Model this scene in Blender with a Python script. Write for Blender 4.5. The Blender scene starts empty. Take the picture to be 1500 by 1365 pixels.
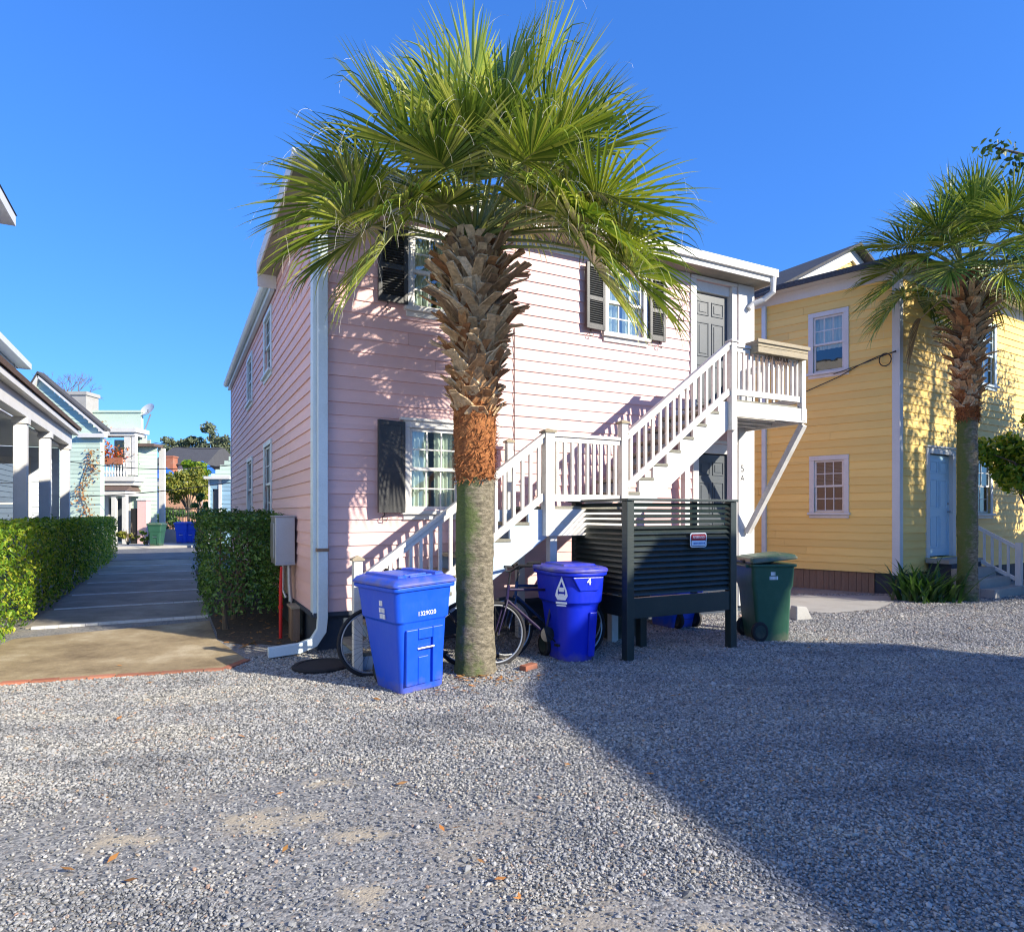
import bpy, bmesh, math, random
import numpy as np
from mathutils import Vector, Matrix
R = math.radians
random.seed(7)
rng = np.random.default_rng(11)
SC = bpy.context.scene
COL = SC.collection

# ---------------------------------------------------------------- camera
F = 944.0; CX = 750.0; HY = 752.0; EYE = 1.65
cd = bpy.data.cameras.new("camera")
cam = bpy.data.objects.new("camera", cd); COL.objects.link(cam)
cam.location = (0, 0, EYE); cam.rotation_euler = (R(90), 0, 0)
cd.sensor_fit = 'HORIZONTAL'; cd.sensor_width = 36.0; cd.lens = F / 1500 * 36.0
cd.shift_y = (HY - 682.5) / 1500.0
cd.clip_start = 0.05; cd.clip_end = 2000
SC.camera = cam

# ---------------------------------------------------------------- light
SUN_EL = R(26.0)
SUN_H = Vector((0.874, -0.486, 0)).normalized()          # horizontal direction towards the sun
TO_SUN = (SUN_H * math.cos(SUN_EL) + Vector((0, 0, math.sin(SUN_EL)))).normalized()
sl = bpy.data.lights.new("sun", 'SUN'); sl.energy = 5.0; sl.angle = R(0.55); sl.color = (1.0, 0.91, 0.75)
so = bpy.data.objects.new("sun", sl); COL.objects.link(so)
so.rotation_euler = (-TO_SUN).to_track_quat('-Z', 'Y').to_euler(); so.location = (20, -20, 30)
W = bpy.data.worlds.new("World"); SC.world = W; W.use_nodes = True
nt = W.node_tree; nt.nodes.clear()
sky = nt.nodes.new('ShaderNodeTexSky'); sky.sky_type = 'NISHITA'; sky.sun_disc = False
sky.sun_elevation = SUN_EL; sky.sun_rotation = math.atan2(SUN_H.x, SUN_H.y)
sky.air_density = 1.0; sky.dust_density = 0.25; sky.ozone_density = 3.2; sky.altitude = 0
hs = nt.nodes.new('ShaderNodeHueSaturation'); hs.inputs['Saturation'].default_value = 1.15
bg = nt.nodes.new('ShaderNodeBackground'); bg.inputs['Strength'].default_value = 0.15
wo = nt.nodes.new('ShaderNodeOutputWorld')
nt.links.new(sky.outputs[0], hs.inputs['Color']); tint = nt.nodes.new('ShaderNodeMix'); tint.data_type = 'RGBA'; tint.blend_type = 'MULTIPLY'; tint.inputs[0].default_value = 1.0; tint.inputs[7].default_value = (0.42, 0.88, 1.75, 1)
gam = nt.nodes.new('ShaderNodeGamma'); gam.inputs['Gamma'].default_value = 0.65; nt.links.new(hs.outputs[0], gam.inputs[0]); nt.links.new(gam.outputs[0], tint.inputs[6]); nt.links.new(tint.outputs[2], bg.inputs[0]); nt.links.new(bg.outputs[0], wo.inputs[0])
vs = SC.view_settings
vs.view_transform = 'Standard'; vs.look = 'None'; vs.gamma = 1.0; vs.use_curve_mapping = False; vs.exposure = 0.85
SC.cycles.use_denoising = True; SC.cycles.filter_width = 1.15; SC.cycles.max_bounces = 8; SC.cycles.transparent_max_bounces = 12

# ---------------------------------------------------------------- helpers
def lin(r, g, b):
    f = lambda c: (c / 12.92) if c <= 0.04045 else ((c + 0.055) / 1.055) ** 2.4
    return (f(r / 255), f(g / 255), f(b / 255), 1)

def PX(x, y, Z):
    return Vector(((x - CX) / F * Z, Z, EYE + (HY - y) / F * Z))
def PG(x, y):                                    # ground point seen at a pixel
    Z = EYE * F / (y - HY); return Vector(((x - CX) / F * Z, Z, 0))

class NT:
    def __init__(s, m):
        s.t = m.node_tree; s.n = s.t.nodes; s.l = s.t.links
    def add(s, typ, **kw):
        n = s.n.new(typ)
        for k, v in kw.items():
            if k.startswith('i_'):
                key = k[2:].replace('_', ' ')
                n.inputs[int(key) if key.isdigit() else key].default_value = v
            else: setattr(n, k, v)
        return n
    def link(s, a, b): s.l.new(a, b)
    def mix(s, fac, c1, c2, blend='MIX'):
        n = s.n.new('ShaderNodeMix'); n.data_type = 'RGBA'; n.blend_type = blend
        for sock, v in ((n.inputs[0], fac), (n.inputs[6], c1), (n.inputs[7], c2)):
            if hasattr(v, 'is_output'): s.l.new(v, sock)
            else: sock.default_value = v
        return n.outputs[2]
    def ramp(s, fac, stops):
        n = s.n.new('ShaderNodeValToRGB'); e = n.color_ramp.elements
        while len(e) < len(stops): e.new(0.5)
        for el, (p, c) in zip(e, stops):
            el.position = p; el.color = c if len(c) == 4 else (*c, 1)
        s.l.new(fac, n.inputs[0]); return n.outputs[0]

def newmat(name):
    m = bpy.data.materials.new(name); m.use_nodes = True
    N = NT(m); b = N.n['Principled BSDF']
    return m, N, b

def scale_col(c, k): return (min(1, c[0] * k), min(1, c[1] * k), min(1, c[2] * k), 1)

def pm(name, base, rough=0.6, dirt=0.25, dirtcol=None, dscale=2.2, bump=0.15, bscale=60.0, stretch=(1, 1, 1), metal=0.0, spec=0.35, rand=0.0, fine=0.10):
    """general painted / weathered surface: large stains, fine mottling, bump"""
    m, N, b = newmat(name)
    tc = N.add('ShaderNodeTexCoord'); mp = N.add('ShaderNodeMapping'); mp.inputs['Scale'].default_value = stretch
    N.link(tc.outputs['Object'], mp.inputs[0])
    n1 = N.add('ShaderNodeTexNoise', i_Scale=dscale, i_Detail=6.0, i_Roughness=0.65)
    n2 = N.add('ShaderNodeTexNoise', i_Scale=bscale, i_Detail=4.0)
    N.link(mp.outputs[0], n1.inputs['Vector']); N.link(mp.outputs[0], n2.inputs['Vector'])
    dc = dirtcol or scale_col(base, 0.6)
    f1 = N.ramp(n1.outputs[0], [(0.45, (0, 0, 0)), (0.75, (dirt, dirt, dirt))])
    c = N.mix(f1, base, dc)
    c2 = N.ramp(n2.outputs[0], [(0.25, (1 - fine,) * 3), (0.75, (1 + 0.0,) * 3)])
    c = N.mix(1.0, c, c2, 'MULTIPLY')
    if rand:
        g = N.add('ShaderNodeNewGeometry')
        r = N.ramp(g.outputs['Random Per Island'], [(0, (1 - rand,) * 3), (1, (1, 1, 1))])
        c = N.mix(1.0, c, r, 'MULTIPLY')
    N.link(c, b.inputs['Base Color'])
    b.inputs['Roughness'].default_value = rough; b.inputs['Metallic'].default_value = metal
    b.inputs['Specular IOR Level'].default_value = spec
    if bump:
        bp = N.add('ShaderNodeBump', i_Strength=bump, i_Distance=0.01)
        N.link(n2.outputs[0], bp.inputs['Height']); N.link(bp.outputs[0], b.inputs['Normal'])
    return m

def siding_mat(name, base, stain, peel=None, amt=0.35):
    m, N, b = newmat(name)
    tc = N.add('ShaderNodeTexCoord'); g = N.add('ShaderNodeNewGeometry')
    isl = N.ramp(g.outputs['Random Per Island'], [(0, (0.84, 0.84, 0.85)), (1, (1, 1, 1))])
    c = N.mix(1.0, base, isl, 'MULTIPLY')
    mp = N.add('ShaderNodeMapping'); mp.inputs['Scale'].default_value = (0.7, 0.7, 6)
    N.link(tc.outputs['Object'], mp.inputs[0])
    n1 = N.add('ShaderNodeTexNoise', i_Scale=2.0, i_Detail=7.0, i_Roughness=0.7); N.link(mp.outputs[0], n1.inputs['Vector'])
    f = N.ramp(n1.outputs[0], [(0.46, (0, 0, 0)), (0.78, (amt * 1.4,) * 3)])
    c = N.mix(f, c, stain)
    n3 = N.add('ShaderNodeTexNoise', i_Scale=0.5, i_Detail=4.0); N.link(tc.outputs['Object'], n3.inputs['Vector'])
    f3 = N.ramp(n3.outputs[0], [(0.42, (0, 0, 0)), (0.7, (0.34,) * 3)])
    c = N.mix(f3, c, scale_col(stain, 1.1))
    n2 = N.add('ShaderNodeTexNoise', i_Scale=45.0, i_Detail=5.0); N.link(mp.outputs[0], n2.inputs['Vector'])
    if peel:
        f2 = N.ramp(n2.outputs[0], [(0.70, (0, 0, 0)), (0.74, (0.7,) * 3)])
        c = N.mix(f2, c, peel)
    N.link(c, b.inputs['Base Color']); b.inputs['Roughness'].default_value = 0.55; b.inputs['Specular IOR Level'].default_value = 0.3
    bp = N.add('ShaderNodeBump', i_Strength=0.2, i_Distance=0.006); N.link(n2.outputs[0], bp.inputs['Height']); N.link(bp.outputs[0], b.inputs['Normal'])
    return m

def leaf_mat(name, cols, rough=0.45, trans=0.3, spec=0.4):
    m, N, b = newmat(name)
    g = N.add('ShaderNodeNewGeometry')
    n = len(cols)
    c = N.ramp(g.outputs['Random Per Island'], [(i / (n - 1), cols[i]) for i in range(n)])
    N.link(c, b.inputs['Base Color']); b.inputs['Roughness'].default_value = rough; b.inputs['Specular IOR Level'].default_value = spec
    t = N.add('ShaderNodeBsdfTranslucent'); tcol = N.mix(1.0, c, (1.25, 1.35, 0.7, 1), 'MULTIPLY'); N.link(tcol, t.inputs[0])
    mx = N.add('ShaderNodeMixShader', i_0=trans); N.link(b.outputs[0], mx.inputs[1]); N.link(t.outputs[0], mx.inputs[2])
    N.link(mx.outputs[0], N.n['Material Output'].inputs[0])
    return m

def glass_mat(name, tint=(0.82, 0.9, 0.88, 1), refl=0.12, slope=0.75):
    m, N, b = newmat(name); N.n.remove(b)
    t = N.add('ShaderNodeBsdfTransparent'); t.inputs[0].default_value = tint
    gl = N.add('ShaderNodeBsdfGlossy', i_Roughness=0.03)
    lw = N.add('ShaderNodeLayerWeight', i_Blend=0.45)
    tc = N.add('ShaderNodeTexCoord'); n1 = N.add('ShaderNodeTexNoise', i_Scale=3.0); N.link(tc.outputs['Object'], n1.inputs['Vector'])
    bp = N.add('ShaderNodeBump', i_Strength=0.06, i_Distance=0.05); N.link(n1.outputs[0], bp.inputs['Height']); N.link(bp.outputs[0], gl.inputs['Normal'])
    f = N.add('ShaderNodeMath', operation='MULTIPLY_ADD', use_clamp=True); f.inputs[1].default_value = slope; f.inputs[2].default_value = refl
    N.link(lw.outputs['Facing'], f.inputs[0])
    mx = N.add('ShaderNodeMixShader'); N.link(f.outputs[0], mx.inputs[0]); N.link(t.outputs[0], mx.inputs[1]); N.link(gl.outputs[0], mx.inputs[2])
    N.link(mx.outputs[0], N.n['Material Output'].inputs[0])
    return m

class MB:
    """collects geometry, then links it as one mesh object"""
    def __init__(s): s.v = []; s.f = []; s.m = []; s.M = None; s.mi = 0; s.sm = []; s.smooth = False
    def pts(s, ps):
        i = len(s.v)
        for p in ps:
            p = Vector(p)
            s.v.append(s.M @ p if s.M is not None else p)
        return i
    def face(s, idx): s.f.append(tuple(idx)); s.m.append(s.mi); s.sm.append(s.smooth)
    def poly(s, ps):
        i = s.pts(ps); s.face(range(i, i + len(ps)))
    def hexa(s, p):                                   # 8 corners: bottom 4 (loop), top 4 (loop)
        i = s.pts(p)
        for q in ((0, 3, 2, 1), (4, 5, 6, 7), (0, 1, 5, 4), (1, 2, 6, 5), (2, 3, 7, 6), (3, 0, 4, 7)): s.face([i + k for k in q])
    def box(s, x0, x1, y0, y1, z0, z1):
        s.hexa([(x0, y0, z0), (x1, y0, z0), (x1, y1, z0), (x0, y1, z0), (x0, y0, z1), (x1, y0, z1), (x1, y1, z1), (x0, y1, z1)])
    def prism(s, poly, z0, z1):
        n = len(poly); i = s.pts([(x, y, z0) for x, y in poly] + [(x, y, z1) for x, y in poly])
        s.face([i + k for k in range(n - 1, -1, -1)]); s.face([i + n + k for k in range(n)])
        for k in range(n): s.face((i + k, i + (k + 1) % n, i + n + (k + 1) % n, i + n + k))
    def bar(s, p, q, w, h, up=(0, 0, 1)):
        p = Vector(p); q = Vector(q); d = (q - p).normalized(); up = Vector(up)
        if abs(d.dot(up)) > 0.98: up = Vector((0, 1, 0))
        a = d.cross(up).normalized() * (w / 2); b = a.cross(d).normalized() * (h / 2)
        s.hexa([p - a - b, p + a - b, p + a + b, p - a + b, q - a - b, q + a - b, q + a + b, q - a + b])
    def rings(s, rings, cap=True, closed=False):
        n = len(rings[0]); base = [s.pts(r) for r in rings]
        for a, b in zip(base, base[1:] + ([base[0]] if closed else [])):
            for k in range(n): s.face((a + k, a + (k + 1) % n, b + (k + 1) % n, b + k))
        if cap and not closed:
            s.face([base[0] + k for k in range(n - 1, -1, -1)]); s.face([base[-1] + k for k in range(n)])
    def tube(s, ps, r, n=8, closed=False, cap=True):
        ps = [Vector(p) for p in ps]; rr = r if isinstance(r, (list, tuple)) else [r] * len(ps)
        out = []; prev = None
        for i, p in enumerate(ps):
            if closed: d = ps[(i + 1) % len(ps)] - ps[i - 1]
            else: d = ps[min(i + 1, len(ps) - 1)] - ps[max(i - 1, 0)]
            d.normalize()
            if prev is None:
                a = d.cross(Vector((0, 0, 1)));  a = a if a.length > 1e-3 else d.cross(Vector((1, 0, 0)))
            else: a = prev - d * prev.dot(d)
            a.normalize(); prev = a; b = d.cross(a)
            out.append([p + (a * math.cos(t) + b * math.sin(t)) * rr[i] for t in [k * 2 * math.pi / n for k in range(n)]])
        s.rings(out, cap, closed)
    def lathe(s, prof, n=24, cap=True):
        s.rings([[(r * math.cos(k * 2 * math.pi / n), r * math.sin(k * 2 * math.pi / n), z) for k in range(n)] for r, z in prof], cap)
    def build(s, name, mats, parent=None, bevel=0.0, normals=True, loc=None, rotz=0):
        me = bpy.data.meshes.new(name); me.from_pydata([tuple(v) for v in s.v], [], s.f)
        for m in (mats if isinstance(mats, (list, tuple)) else [mats]): me.materials.append(m)
        me.polygons.foreach_set('material_index', s.m); me.polygons.foreach_set('use_smooth', s.sm)
        if normals:
            bm = bmesh.new(); bm.from_mesh(me); bmesh.ops.recalc_face_normals(bm, faces=bm.faces); bm.to_mesh(me); bm.free()
        me.update()
        o = bpy.data.objects.new(name, me); COL.objects.link(o)
        if parent is not None: o.parent = parent
        if loc is not None: o.location = loc
        if rotz: o.rotation_euler = (0, 0, rotz)
        if bevel:
            b = o.modifiers.new('edge', 'BEVEL'); b.width = bevel; b.segments = 2; b.limit_method = 'ANGLE'; b.angle_limit = R(40)
        return o

def tag(o, label=None, cat=None, group=None, kind=None):
    if label: o['label'] = label
    if cat: o['category'] = cat
    if group: o['group'] = group
    if kind: o['kind'] = kind
    return o
def thing(name, label, cat, loc=(0, 0, 0), rotz=0, group=None):
    o = bpy.data.objects.new(name, None); COL.objects.link(o); o.empty_display_size = 0.2
    o.location = loc; o.rotation_euler = (0, 0, rotz)
    return tag(o, label, cat, group)
def copy_tree(o, parent=None):
    kids = [c for c in COL.objects if c.parent == o]
    c = o.copy(); COL.objects.link(c); c.parent = parent
    if parent is None:
        pass
    for k in kids: copy_tree(k, c)
    return c
def text_part(body, size, mat, parent, M, name='lettering', extrude=0.001, align='CENTER', sx=1.0):
    cu = bpy.data.curves.new(name, 'FONT'); cu.body = body; cu.size = size; cu.extrude = extrude; cu.align_x = align; cu.align_y = 'CENTER'
    t = bpy.data.objects.new(name + '_tmp', cu); COL.objects.link(t)
    bpy.context.view_layer.update()
    me = bpy.data.meshes.new_from_object(t.evaluated_get(bpy.context.evaluated_depsgraph_get()))
    bpy.data.objects.remove(t); bpy.data.curves.remove(cu)
    me.transform(M @ Matrix.Diagonal((sx, 1, 1, 1))); me.materials.clear(); me.materials.append(mat)
    o = bpy.data.objects.new(name, me); COL.objects.link(o); o.parent = parent
    return o

def frame_mat(org, d, n):                             # local (u, out, z) -> parent space
    org = Vector(org); d = Vector(d); n = Vector(n)
    M = Matrix.Identity(4)
    for r in range(3):
        M[r][0] = d[r]; M[r][1] = n[r]; M[r][2] = (0, 0, 1)[r]; M[r][3] = org[r]
    return M

def siding(mb, L, z0, z1, e=0.16, ops=(), lim=None, seed=0, t0=0.024, t1=0.007):
    """lapped boards in local (u, out, z); ops = openings (u0,u1,z0,z1); lim(z)->(ua,ub)"""
    rd = random.Random(seed); k = 0; z = z0
    while z < z1 - 1e-4:
        zt = min(z + e, z1)
        cuts = sorted({z, zt} | {c for o in ops for c in (o[2], o[3]) if z < c < zt})
        joints = []; u = rd.uniform(1.0, 4.0)
        while u < L: joints.append(u); u += rd.uniform(2.4, 4.2)
        dj = rd.uniform(-0.0015, 0.0015)
        for a, b in zip(cuts, cuts[1:]):
            mid = (a + b) / 2
            ua, ub = (0, L) if lim is None else lim(mid)
            segs = [(ua, ub)]
            for o in ops:
                if o[2] < mid < o[3]:
                    ns = []
                    for s0, s1 in segs:
                        if o[1] <= s0 or o[0] >= s1: ns.append((s0, s1)); continue
                        if o[0] > s0: ns.append((s0, o[0]))
                        if o[1] < s1: ns.append((o[1], s1))
                    segs = ns
            for s0, s1 in segs:
                js = [s0] + [j for j in joints if s0 + 0.1 < j < s1 - 0.1] + [s1]
                for i, (p, q) in enumerate(zip(js, js[1:])):
                    q2 = q - (0.003 if i < len(js) - 2 else 0)
                    oa = t0 + (t1 - t0) * (a - z) / e + dj; ob = t0 + (t1 - t0) * (b - z) / e + dj
                    w0, w1 = (rd.uniform(-.004, .003), rd.uniform(-.004, .003)) if a == z and z > z0 else (0, 0)
                    mb.hexa([(p, -0.02, a), (q2, -0.02, a), (q2, oa, a + w1), (p, oa, a + w0), (p, -0.02, b), (q2, -0.02, b), (q2, ob, b), (p, ob, b)])
        z += e; k += 1
# ---------------------------------------------------------------- materials
M_pink = siding_mat('pink_siding', (0.81, 0.53, 0.50, 1), (0.60, 0.40, 0.39, 1), peel=(0.72, 0.66, 0.64, 1))
M_yel = siding_mat('yellow_siding', (0.97, 0.69, 0.22, 1), (0.80, 0.52, 0.15, 1), amt=0.3)
M_mint = siding_mat('mint_siding', (0.54, 0.68, 0.56, 1), (0.42, 0.50, 0.43, 1))
M_lilac = siding_mat('pale_siding', (0.62, 0.68, 0.74, 1), (0.5, 0.54, 0.58, 1))
M_teal = siding_mat('teal_siding', (0.30, 0.48, 0.60, 1), (0.22, 0.36, 0.45, 1))
M_greygreen = siding_mat('grey_green_siding', (0.45, 0.50, 0.42, 1), (0.3, 0.33, 0.3, 1))
M_white = pm('white_paint', (0.70, 0.69, 0.66, 1), 0.45, dirt=0.35, dirtcol=(0.50, 0.48, 0.42, 1), dscale=3.5, bump=0.12)
M_trim = pm('white_trim', (0.66, 0.68, 0.67, 1), 0.5, dirt=0.25, dirtcol=(0.5, 0.5, 0.46, 1), dscale=2.5, bump=0.1)
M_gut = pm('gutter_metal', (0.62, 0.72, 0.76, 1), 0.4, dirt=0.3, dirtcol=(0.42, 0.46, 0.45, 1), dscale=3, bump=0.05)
M_rail = pm('railing_paint', (0.71, 0.69, 0.645, 1), 0.5, dirt=0.55, dirtcol=(0.45, 0.41, 0.33, 1), dscale=5, bump=0.25, fine=0.15)
M_tread = pm('worn_tread', (0.26, 0.25, 0.20, 1), 0.75, dirt=0.6, dirtcol=(0.12, 0.12, 0.09, 1), dscale=6, bump=0.4, fine=0.3)
M_stringer = pm('stringer_blue', (0.46, 0.59, 0.74, 1), 0.5, dirt=0.4, dirtcol=(0.30, 0.36, 0.42, 1), dscale=4, bump=0.2)  # lower flight only, bluer than the white upper stringers
M_grey_wood = pm('weathered_wood', (0.46, 0.39, 0.27, 1), 0.85, dirt=0.7, dirtcol=(0.25, 0.23, 0.18, 1), dscale=4, bump=0.5, stretch=(0.6, 6, 6), fine=0.35)
M_brown_wood = pm('brown_board', (0.27, 0.18, 0.125, 1), 0.85, dirt=0.7, dirtcol=(0.34, 0.25, 0.18, 1), dscale=3, bump=0.5, stretch=(6, 6, 0.6), fine=0.35)
M_shutter = pm('shutter_paint', (0.045, 0.047, 0.05, 1), 0.42, dirt=0.5, dirtcol=(0.10, 0.10, 0.095, 1), dscale=3, bump=0.15)
M_door = pm('door_paint', (0.085, 0.098, 0.11, 1), 0.38, dirt=0.25, dirtcol=(0.13, 0.14, 0.15, 1), bump=0.05)
M_bluedoor = pm('blue_door_paint', (0.44, 0.68, 0.84, 1), 0.4, dirt=0.3, dirtcol=(0.45, 0.6, 0.70, 1), bump=0.05)
M_skirt = pm('dark_skirt', (0.035, 0.05, 0.075, 1), 0.7, dirt=0.5, dirtcol=(0.08, 0.08, 0.09, 1))
M_green = pm('dark_green_paint', (0.011, 0.024, 0.024, 1), 0.40, dirt=0.4, dirtcol=(0.04, 0.045, 0.04, 1), dscale=5, bump=0.15, spec=0.6)
M_roof = pm('shingle', (0.10, 0.10, 0.105, 1), 0.9, dirt=0.4, bump=0.8, bscale=25, fine=0.5)
M_roofred = pm('brownish_roof', (0.16, 0.11, 0.09, 1), 0.9, dirt=0.4, bump=0.6, bscale=30, fine=0.4)
M_roomshade = pm('painted_room_shade', (0.02, 0.022, 0.024, 1), 0.9, bump=0)  # room shade put into the colour, for the backing behind the yellow walls
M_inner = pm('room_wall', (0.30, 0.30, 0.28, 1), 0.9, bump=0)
M_curt = pm('curtain_cloth', (0.74, 0.78, 0.68, 1), 0.9, dirt=0.1, bump=0.1)
M_glass = glass_mat('window_glass')
M_glassd = glass_mat('dark_window_glass', tint=(0.35, 0.4, 0.42, 1), refl=0.08, slope=0.35)
M_metal = pm('grey_metal', (0.42, 0.44, 0.46, 1), 0.42, dirt=0.4, dirtcol=(0.3, 0.27, 0.24, 1), metal=0.7, bump=0.05)
M_chrome = pm('bright_metal', (0.75, 0.76, 0.78, 1), 0.22, dirt=0.1, metal=1.0, bump=0)
M_iron = pm('black_iron', (0.015, 0.015, 0.017, 1), 0.5, bump=0.1)
M_rubber = pm('tyre_rubber', (0.022, 0.022, 0.024, 1), 0.8, bump=0.2)
M_red = pm('red_paint', (0.62, 0.02, 0.02, 1), 0.4, bump=0.05)
M_brick = pm('brick_red', (0.46, 0.17, 0.10, 1), 0.9, dirt=0.6, dirtcol=(0.42, 0.30, 0.22, 1), bump=0.5, rand=0.4)
M_conc = pm('concrete', (0.42, 0.41, 0.38, 1), 0.85, dirt=0.5, dirtcol=(0.28, 0.26, 0.23, 1), bump=0.4, bscale=90, fine=0.2)
M_ink = pm('black_lettering', (0.03, 0.03, 0.035, 1), 0.6, bump=0)
M_whiteink = pm('white_lettering', (0.85, 0.86, 0.88, 1), 0.6, dirt=0.2, bump=0)
M_wire = pm('black_cable', (0.03, 0.03, 0.032, 1), 0.6, bump=0)
M_stem = pm('bark_grey', (0.20, 0.155, 0.11, 1), 0.9, dirt=0.6, dirtcol=(0.09, 0.07, 0.05, 1), dscale=8, bump=0.7, stretch=(5, 5, 1), fine=0.35)
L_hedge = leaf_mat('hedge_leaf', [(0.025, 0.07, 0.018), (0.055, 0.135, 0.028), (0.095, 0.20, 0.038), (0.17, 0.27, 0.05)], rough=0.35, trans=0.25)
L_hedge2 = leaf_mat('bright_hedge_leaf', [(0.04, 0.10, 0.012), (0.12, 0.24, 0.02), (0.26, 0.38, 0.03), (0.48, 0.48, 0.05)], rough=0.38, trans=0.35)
L_palm = leaf_mat('palm_leaf', [(0.045, 0.095, 0.013), (0.15, 0.22, 0.025), (0.30, 0.35, 0.045), (0.52, 0.50, 0.12)], rough=0.33, trans=0.18, spec=0.5)
L_tree = leaf_mat('tree_leaf', [(0.03, 0.06, 0.015), (0.06, 0.10, 0.02), (0.10, 0.14, 0.03)], rough=0.5, trans=0.3)
L_yellowleaf = leaf_mat('yellow_green_leaf', [(0.08, 0.12, 0.02), (0.20, 0.22, 0.03), (0.34, 0.30, 0.05)], rough=0.5, trans=0.3)
L_flower = leaf_mat('red_flower', [(0.55, 0.06, 0.02), (0.65, 0.18, 0.05), (0.10, 0.14, 0.03)], rough=0.6, trans=0.3)
L_dry = leaf_mat('dry_leaf', [(0.22, 0.10, 0.03), (0.40, 0.19, 0.05), (0.55, 0.22, 0.06), (0.30, 0.20, 0.09)], rough=0.7, trans=0.15)

# ---------------------------------------------------------------- house frame (pink house corner on the ground)
C0 = Vector((-2.34, 7.67, 0)); AD = Vector((0.887, 0.4625, 0)).normalized(); BD = Vector((-AD.y, AD.x, 0)); ROT = math.atan2(AD.y, AD.x)
def H(a, b, z=0): return C0 + AD * a + BD * b + Vector((0, 0, z))

# ---------------------------------------------------------------- ground
BARE = ((-1.31, 3.46, .42), (-1.95, 3.25, .30), (-.80, 3.28, .28), (-.62, 2.78, .25), (.78, 2.55, .25), (-1.1, 3.95, .22))
def ground_material():
    m, N, b = newmat('gravel_ground')
    tc = N.add('ShaderNodeTexCoord')
    v = N.add('ShaderNodeTexVoronoi', i_Scale=75.0); N.link(tc.outputs['Object'], v.inputs['Vector'])
    v2 = N.add('ShaderNodeTexVoronoi', i_Scale=41.0); N.link(tc.outputs['Object'], v2.inputs['Vector'])
    sep = N.add('ShaderNodeSeparateColor'); N.link(v.outputs['Color'], sep.inputs[0])
    st = N.ramp(sep.outputs[0], [(0, (0.07, 0.072, 0.078)), (0.3, (0.155, 0.157, 0.16)), (0.6, (0.24, 0.238, 0.23)), (0.85, (0.33, 0.325, 0.31)), (1, (0.30, 0.25, 0.20))])
    n1 = N.add('ShaderNodeTexNoise', i_Scale=0.55, i_Detail=5.0, i_Roughness=0.6); N.link(tc.outputs['Object'], n1.inputs['Vector'])
    f = N.ramp(n1.outputs[0], [(0.50, (0, 0, 0)), (0.66, (0.75,) * 3)])
    n2 = N.add('ShaderNodeTexNoise', i_Scale=140.0, i_Detail=3.0); N.link(tc.outputs['Object'], n2.inputs['Vector'])
    dirt = N.ramp(n2.outputs[0], [(0.3, (0.30, 0.25, 0.18)), (0.7, (0.44, 0.385, 0.295))])
    col = N.mix(f, st, dirt)
    for cx, cy, r in BARE:                              # trodden earth showing through
        mp = N.add('ShaderNodeMapping'); mp.inputs['Location'].default_value = (-cx * .55 / r, -cy / r, 0); mp.inputs['Scale'].default_value = (.55 / r, 1 / r, 1); N.link(tc.outputs['Object'], mp.inputs[0])
        ln = N.add('ShaderNodeVectorMath', operation='LENGTH'); N.link(mp.outputs[0], ln.inputs[0])
        n4 = N.add('ShaderNodeTexNoise', i_Scale=7.0, i_Detail=5.0); N.link(tc.outputs['Object'], n4.inputs['Vector'])
        ad = N.add('ShaderNodeMath', operation='MULTIPLY_ADD'); ad.inputs[1].default_value = 1.2; N.link(n4.outputs[0], ad.inputs[0]); N.link(ln.outputs['Value'], ad.inputs[2])
        col = N.mix(N.ramp(ad.outputs[0], [(.0, (1, 1, 1)), (.99, (0, 0, 0))]) if False else N.ramp(ad.outputs[0], [(.75, (1, 1, 1)), (1.0, (0, 0, 0))]), col, dirt)
    N.link(col, b.inputs['Base Color']); b.inputs['Roughness'].default_value = 0.85
    h = N.add('ShaderNodeMath', operation='ADD'); N.link(v.outputs['Distance'], h.inputs[0]); N.link(v2.outputs['Distance'], h.inputs[1])
    bp = N.add('ShaderNodeBump', i_Strength=0.45, i_Distance=0.006); bp.invert = True
    N.link(h.outputs[0], bp.inputs['Height']); N.link(bp.outputs[0], b.inputs['Normal'])
    return m
mb = MB(); mb.poly([(-250, -120, 0), (250, -120, 0), (250, 500, 0), (-250, 500, 0)])
tag(mb.build('ground', ground_material()), kind='structure')

# driveway slabs, apron, brick edging
def drive_mat(name, c1, c2, c3):
    m, N, b = newmat(name)
    tc = N.add('ShaderNodeTexCoord')
    n1 = N.add('ShaderNodeTexNoise', i_Scale=1.1, i_Detail=9.0, i_Roughness=0.74); N.link(tc.outputs['Object'], n1.inputs['Vector'])
    n2 = N.add('ShaderNodeTexNoise', i_Scale=90.0, i_Detail=4.0); N.link(tc.outputs['Object'], n2.inputs['Vector'])
    c = N.ramp(n1.outputs[0], [(0.34, c1), (0.52, c2), (0.68, c3)])
    k = N.ramp(n2.outputs[0], [(0.3, (0.7,) * 3), (0.7, (1.05,) * 3)])
    N.link(N.mix(1.0, c, k, 'MULTIPLY'), b.inputs['Base Color']); b.inputs['Roughness'].default_value = 0.8
    bp = N.add('ShaderNodeBump', i_Strength=0.35, i_Distance=0.006); N.link(n2.outputs[0], bp.inputs['Height']); N.link(bp.outputs[0], b.inputs['Normal'])
    return m
M_drive = drive_mat('driveway_concrete', (0.19, 0.135, 0.07), (0.37, 0.285, 0.16), (0.55, 0.46, 0.31))
M_slab = drive_mat('old_slab', (0.19, 0.17, 0.13), (0.32, 0.28, 0.215), (0.42, 0.375, 0.30))
M_asph = drive_mat('street_asphalt', (0.10, 0.10, 0.105), (0.16, 0.16, 0.165), (0.22, 0.22, 0.22))
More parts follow.
